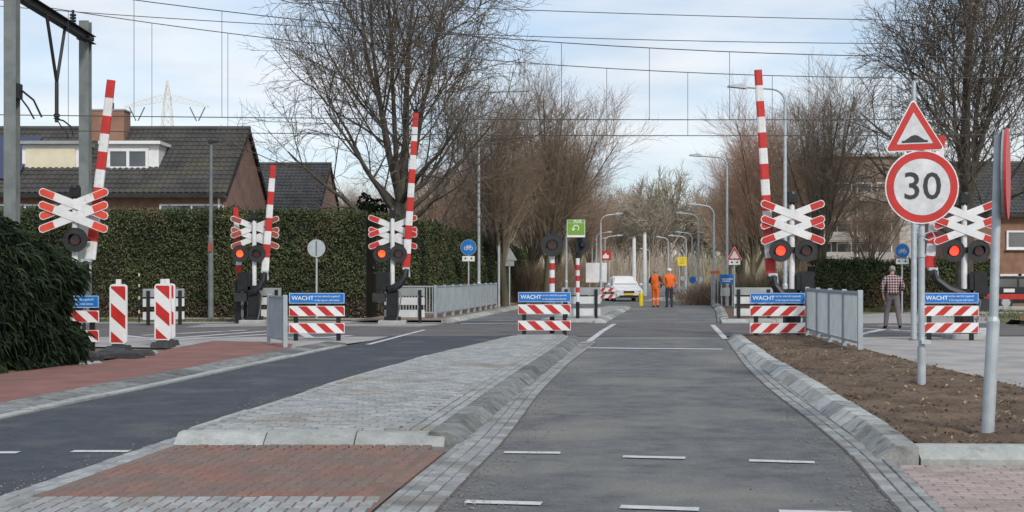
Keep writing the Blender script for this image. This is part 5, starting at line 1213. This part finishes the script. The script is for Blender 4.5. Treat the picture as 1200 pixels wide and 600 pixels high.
Jm = base_pose(.14, -.16, {'L': ((-.205, .0, 1.42), (-.30, -.06, 1.15), (-.25, .03, .93)), 'R': ((.205, 0, 1.42), (.29, -.02, 1.15), (.22, .17, 1.03))}, .03, .055)
def hair(root, J):
    h = J['head1']; m = MB(); vs = []
    m.sphere((h[0], h[1]-.026, h[2]+.022), .098, 14, 9, (.88, .95, .92), .05); m.build('hair', hair_m, root)
    c = MB(); c.tube([(0, .02, 1.47), (0, .02, 1.53)], [.085, .07], 12, cap=False); c.build('collar', plaid, root)
    b = MB(); b.tube([(-.0, 0, .955), (0, 0, .99)], [.165, .165], 16, cap=False); b.build('belt', black, root)
def paint_man(c):
    if c.z > 1.53: return 0
    if c.z > .99 and abs(c.x) < .2: return 1
    if abs(c.x) > .2 and c.z > 1.0 and c.y > .155: return 0
    if abs(c.x) > .19 and c.z > .94: return 1
    if abs(c.x) > .19 and c.z > .7: return 0
    return 3 if c.z < .085 else 2
xm, ym = G(1046, 385.5)
person((xm, ym, 0.008), R(-4), Jm, paint_man, [skin_m, plaid, trouser, black], 'grey-haired person in checked shirt and grey trousers walking away, seen from behind', 1.02, hair)
def paint_w(top_i, leg_i):
    def f(c):
        if c.z > 1.53: return 0
        if abs(c.x) > .19 and c.z < .90 and c.z > .65: return 0
        if c.z > .92:
            return 4 if (abs(c.z-1.12) < .03 or abs(c.z-1.27) < .0 or False) else (top_i(c) if callable(top_i) else top_i)
        if c.z < .09: return 3
        return 4 if abs(c.z-.42) < .035 and leg_i == 1 else leg_i
    return f
def vest(root, J):
    h = J['head1']; MB().sphere((h[0], h[1]-.02, h[2]+.02), .10, 12, 8, (.9, 1, 1)).build('hair', hair_m, root)
def helmet(root, J):
    h = J['head1']; m = MB(); m.sphere((h[0], h[1], h[2]+.045), .12, 14, 9, (.95, 1.12, .85)); m.tube([(h[0], h[1]+.03, h[2]+.02), (h[0], h[1]+.03, h[2]+.035)], .135, 14); m.build('helmet', white_c, root)
W1 = base_pose(.05, -.03, {'L': ((-.205, 0, 1.42), (-.30, .05, 1.15), (-.20, .22, 1.08)), 'R': ((.205, 0, 1.42), (.30, .02, 1.14), (.22, .18, .98))})
x, y = G(768, 360); person((x, y, 0), R(-25), W1, paint_w(lambda c: 1 if abs(c.x) < .17 else 2, 1), [skin_m, orange_c, denim, black, tape_m], 'worker in orange trousers and orange vest with dark sleeves standing on road', 1.02, vest)
W2 = base_pose(.02, .0, {'L': ((-.21, 0, 1.42), (-.30, .03, 1.15), (-.22, .2, 1.06)), 'R': ((.21, 0, 1.42), (.31, .0, 1.14), (.30, .06, .9))})
x, y = G(784.5, 360); person((x, y, 0), R(10), W2, paint_w(1, 2), [skin_m, orange_c, denim, black, tape_m], 'worker in orange jacket, dark trousers and white helmet standing on road', 1.04, helmet)

# ------------------------------------------------------------------ vehicles
Yt = 77.
def white_car(loc, rz, label):
    """hatchback lofted from cross-sections; its nose points to local -y"""
    root = tag(empty('parked_car', loc, rz), label, 'car')
    def loft(secs, name, m, parent):                  # secs: (y, [(half width, z), ...] from sill to centre line)
        mb = MB(); vs = []; n = 2*len(secs[0][1])
        for y, p in secs: vs += [(-w_, y, z) for w_, z in p]+[(w_, y, z) for w_, z in reversed(p)]
        fs = [(i*n+k, i*n+(k+1) % n, (i+1)*n+(k+1) % n, (i+1)*n+k) for i in range(len(secs)-1) for k in range(n)]+[tuple(range(n))[::-1], tuple((len(secs)-1)*n+k for k in range(n))]
        return mb.add(vs, fs).build(name, m, parent)
    body = loft([(0, [(.62, .30), (.72, .42), (.70, .60), (.55, .66)]), (.12, [(.80, .22), (.86, .45), (.82, .66), (.66, .73)]), (.9, [(.84, .2), (.90, .5), (.86, .78), (.74, .86)]), (1.25, [(.84, .2), (.90, .5), (.87, .84), (.76, .93)]), (3.7, [(.84, .2), (.90, .5), (.87, .88), (.78, .95)]), (4.1, [(.8, .26), (.86, .5), (.82, .86), (.72, .92)])], 'body', white_c, root)
    loft([(1.15, [(.77, .88), (.76, .93), (.75, .94), (.70, .95)]), (1.85, [(.78, .9), (.68, 1.28), (.62, 1.38), (.5, 1.42)]), (2.6, [(.79, .9), (.69, 1.32), (.63, 1.44), (.5, 1.48)]), (3.6, [(.79, .9), (.67, 1.28), (.6, 1.38), (.48, 1.42)]), (4.02, [(.74, .9), (.70, .95), (.66, .97), (.5, .98)])], 'cabin', white_c, root)
    MB().add([(-.68, 1.20, .985), (.68, 1.20, .985), (.585, 1.80, 1.375), (-.585, 1.80, 1.375)], [(0, 1, 2, 3)]).build('windscreen', glass, root)
    for s in (-1, 1):
        MB().add([(s*.775, 1.7, .98), (s*.785, 3.5, .98), (s*.69, 3.3, 1.27), (s*.70, 2.05, 1.27)], [(0, 1, 2, 3)] if s > 0 else [(3, 2, 1, 0)]).build('side_window', glass, root)
        MB().sphere((s*.60, .05, .60), .13, 10, 6, (1.15, .5, .6)).build('headlight', galv, root)
        MB().sphere((s*.96, 1.5, .98), .1, 8, 6, (1., .6, .7)).build('mirror', white_c, root)
        for yy in (.75, 3.3): o = MB().tube([(s*.91, yy, .31), (s*.70, yy, .31)], .31, 18).build('wheel', rubber, root); MB().tube([(s*.92, yy, .31), (s*.90, yy, .31)], .19, 12).build('rim', galv, o)
    MB().box((0, -.01, .56), (.62, .06, .10)).build('grille', black, root); MB().box((0, .0, .30), (1.1, .08, .12)).build('lower_intake', black, root)
    MB().box((0, -.035, .43), (.52, .02, .11)).build('number_plate', yellow, root)
    return root
white_car((PX(736, Yt), Yt-.6, 0), R(4), 'white car parked left of the two workers beyond the crossing')
wb = tag(empty('striped_barrier', (PX(711, 74), 74, 0)), 'red and white striped road works barrier left of the white car', 'barrier')
for z in (.35, .72): b = MB().box((0, 0, z), (.95, .04, .22)).build('board', white_c, wb); MB().prism([(-.4, z-.1), (-.2, z-.1), (-.05, z+.1), (-.25, z+.1)], -.024, -.021).build('stripe', red, b); MB().prism([(.05, z-.1), (.25, z-.1), (.4, z+.1), (.2, z+.1)], -.024, -.021).build('stripe', red, b)
for s in (-.4, .4): MB().box((s, .03, .42), (.05, .04, .84)).build('leg', darkgrey, wb)
# black parked car at the right edge, red rail before it
Yc = 60.6
cr_ = tag(empty('parked_car', (PX(1205, Yc), Yc, -.02)), 'black parked estate car behind the red rail at the right edge', 'car')
body = [(-2.25, .28), (2.2, .28), (2.28, .55), (2.2, .78), (1.45, .92), (.55, 1.42), (.2, 1.50), (-1.7, 1.50), (-2.12, 1.05), (-2.27, .9)]
MB().prism(body, -.85, .85).build('body', carpaint, cr_)
gw = MB(); gw.prism([(-1.75, 1.02), (-.85, 1.02), (-.85, 1.38), (-1.62, 1.38)], -.862, -.852); gw.prism([(-.75, 1.02), (.2, 1.02), (.2, 1.38), (-.75, 1.38)], -.862, -.852); gw.prism([(.3, 1.0), (1.05, 1.0), (.55, 1.32), (.3, 1.38)], -.862, -.852); gw.build('side_window', glass, cr_)
MB().box((-1.2, -.866, .86), (.5, .006, .16)).build('white_mark', white_c, cr_)
for x_ in (-1.35, 1.4):
    o = MB().tube([(x_, -.88, .32), (x_, -.64, .32)], .32, 18).build('wheel', rubber, cr_); MB().tube([(x_, -.89, .32), (x_, -.875, .32)], .2, 14).build('rim', galv, o)
for x_ in (-.05, -1.0): MB().box((x_, -.858, .92), (.16, .02, .03)).build('door_handle', darkgrey, cr_)
MB().box((2.2, -.6, .68), (.1, .4, .14)).build('headlight', white_c, cr_); MB().box((-2.24, -.6, .85), (.06, .3, .2)).build('tail_light', red, cr_)
Yr = 57.8
rr_ = tag(empty('red_rail', (PX(1158, Yr), Yr, -.03)), 'low red horizontal rail on short posts at the right edge', 'rail barrier')
MB().box((4, 0, .62), (8.4, .08, .22), ch=.01).build('rail', red, rr_)
for k in range(5): MB().box((.2+k*1.9, .08, .3), (.1, .08, .62)).build('post', darkgrey, rr_)
lw = tag(empty('low_wall', (PX(1158, 57), 57.2, -.03)), 'low pale concrete edge below the red rail', 'low wall')
for k in range(8): MB().box((.5+k*1.0, 0, .1), (.985, .2, .24), ch=.015).build('coping_stone', concrete, lw)
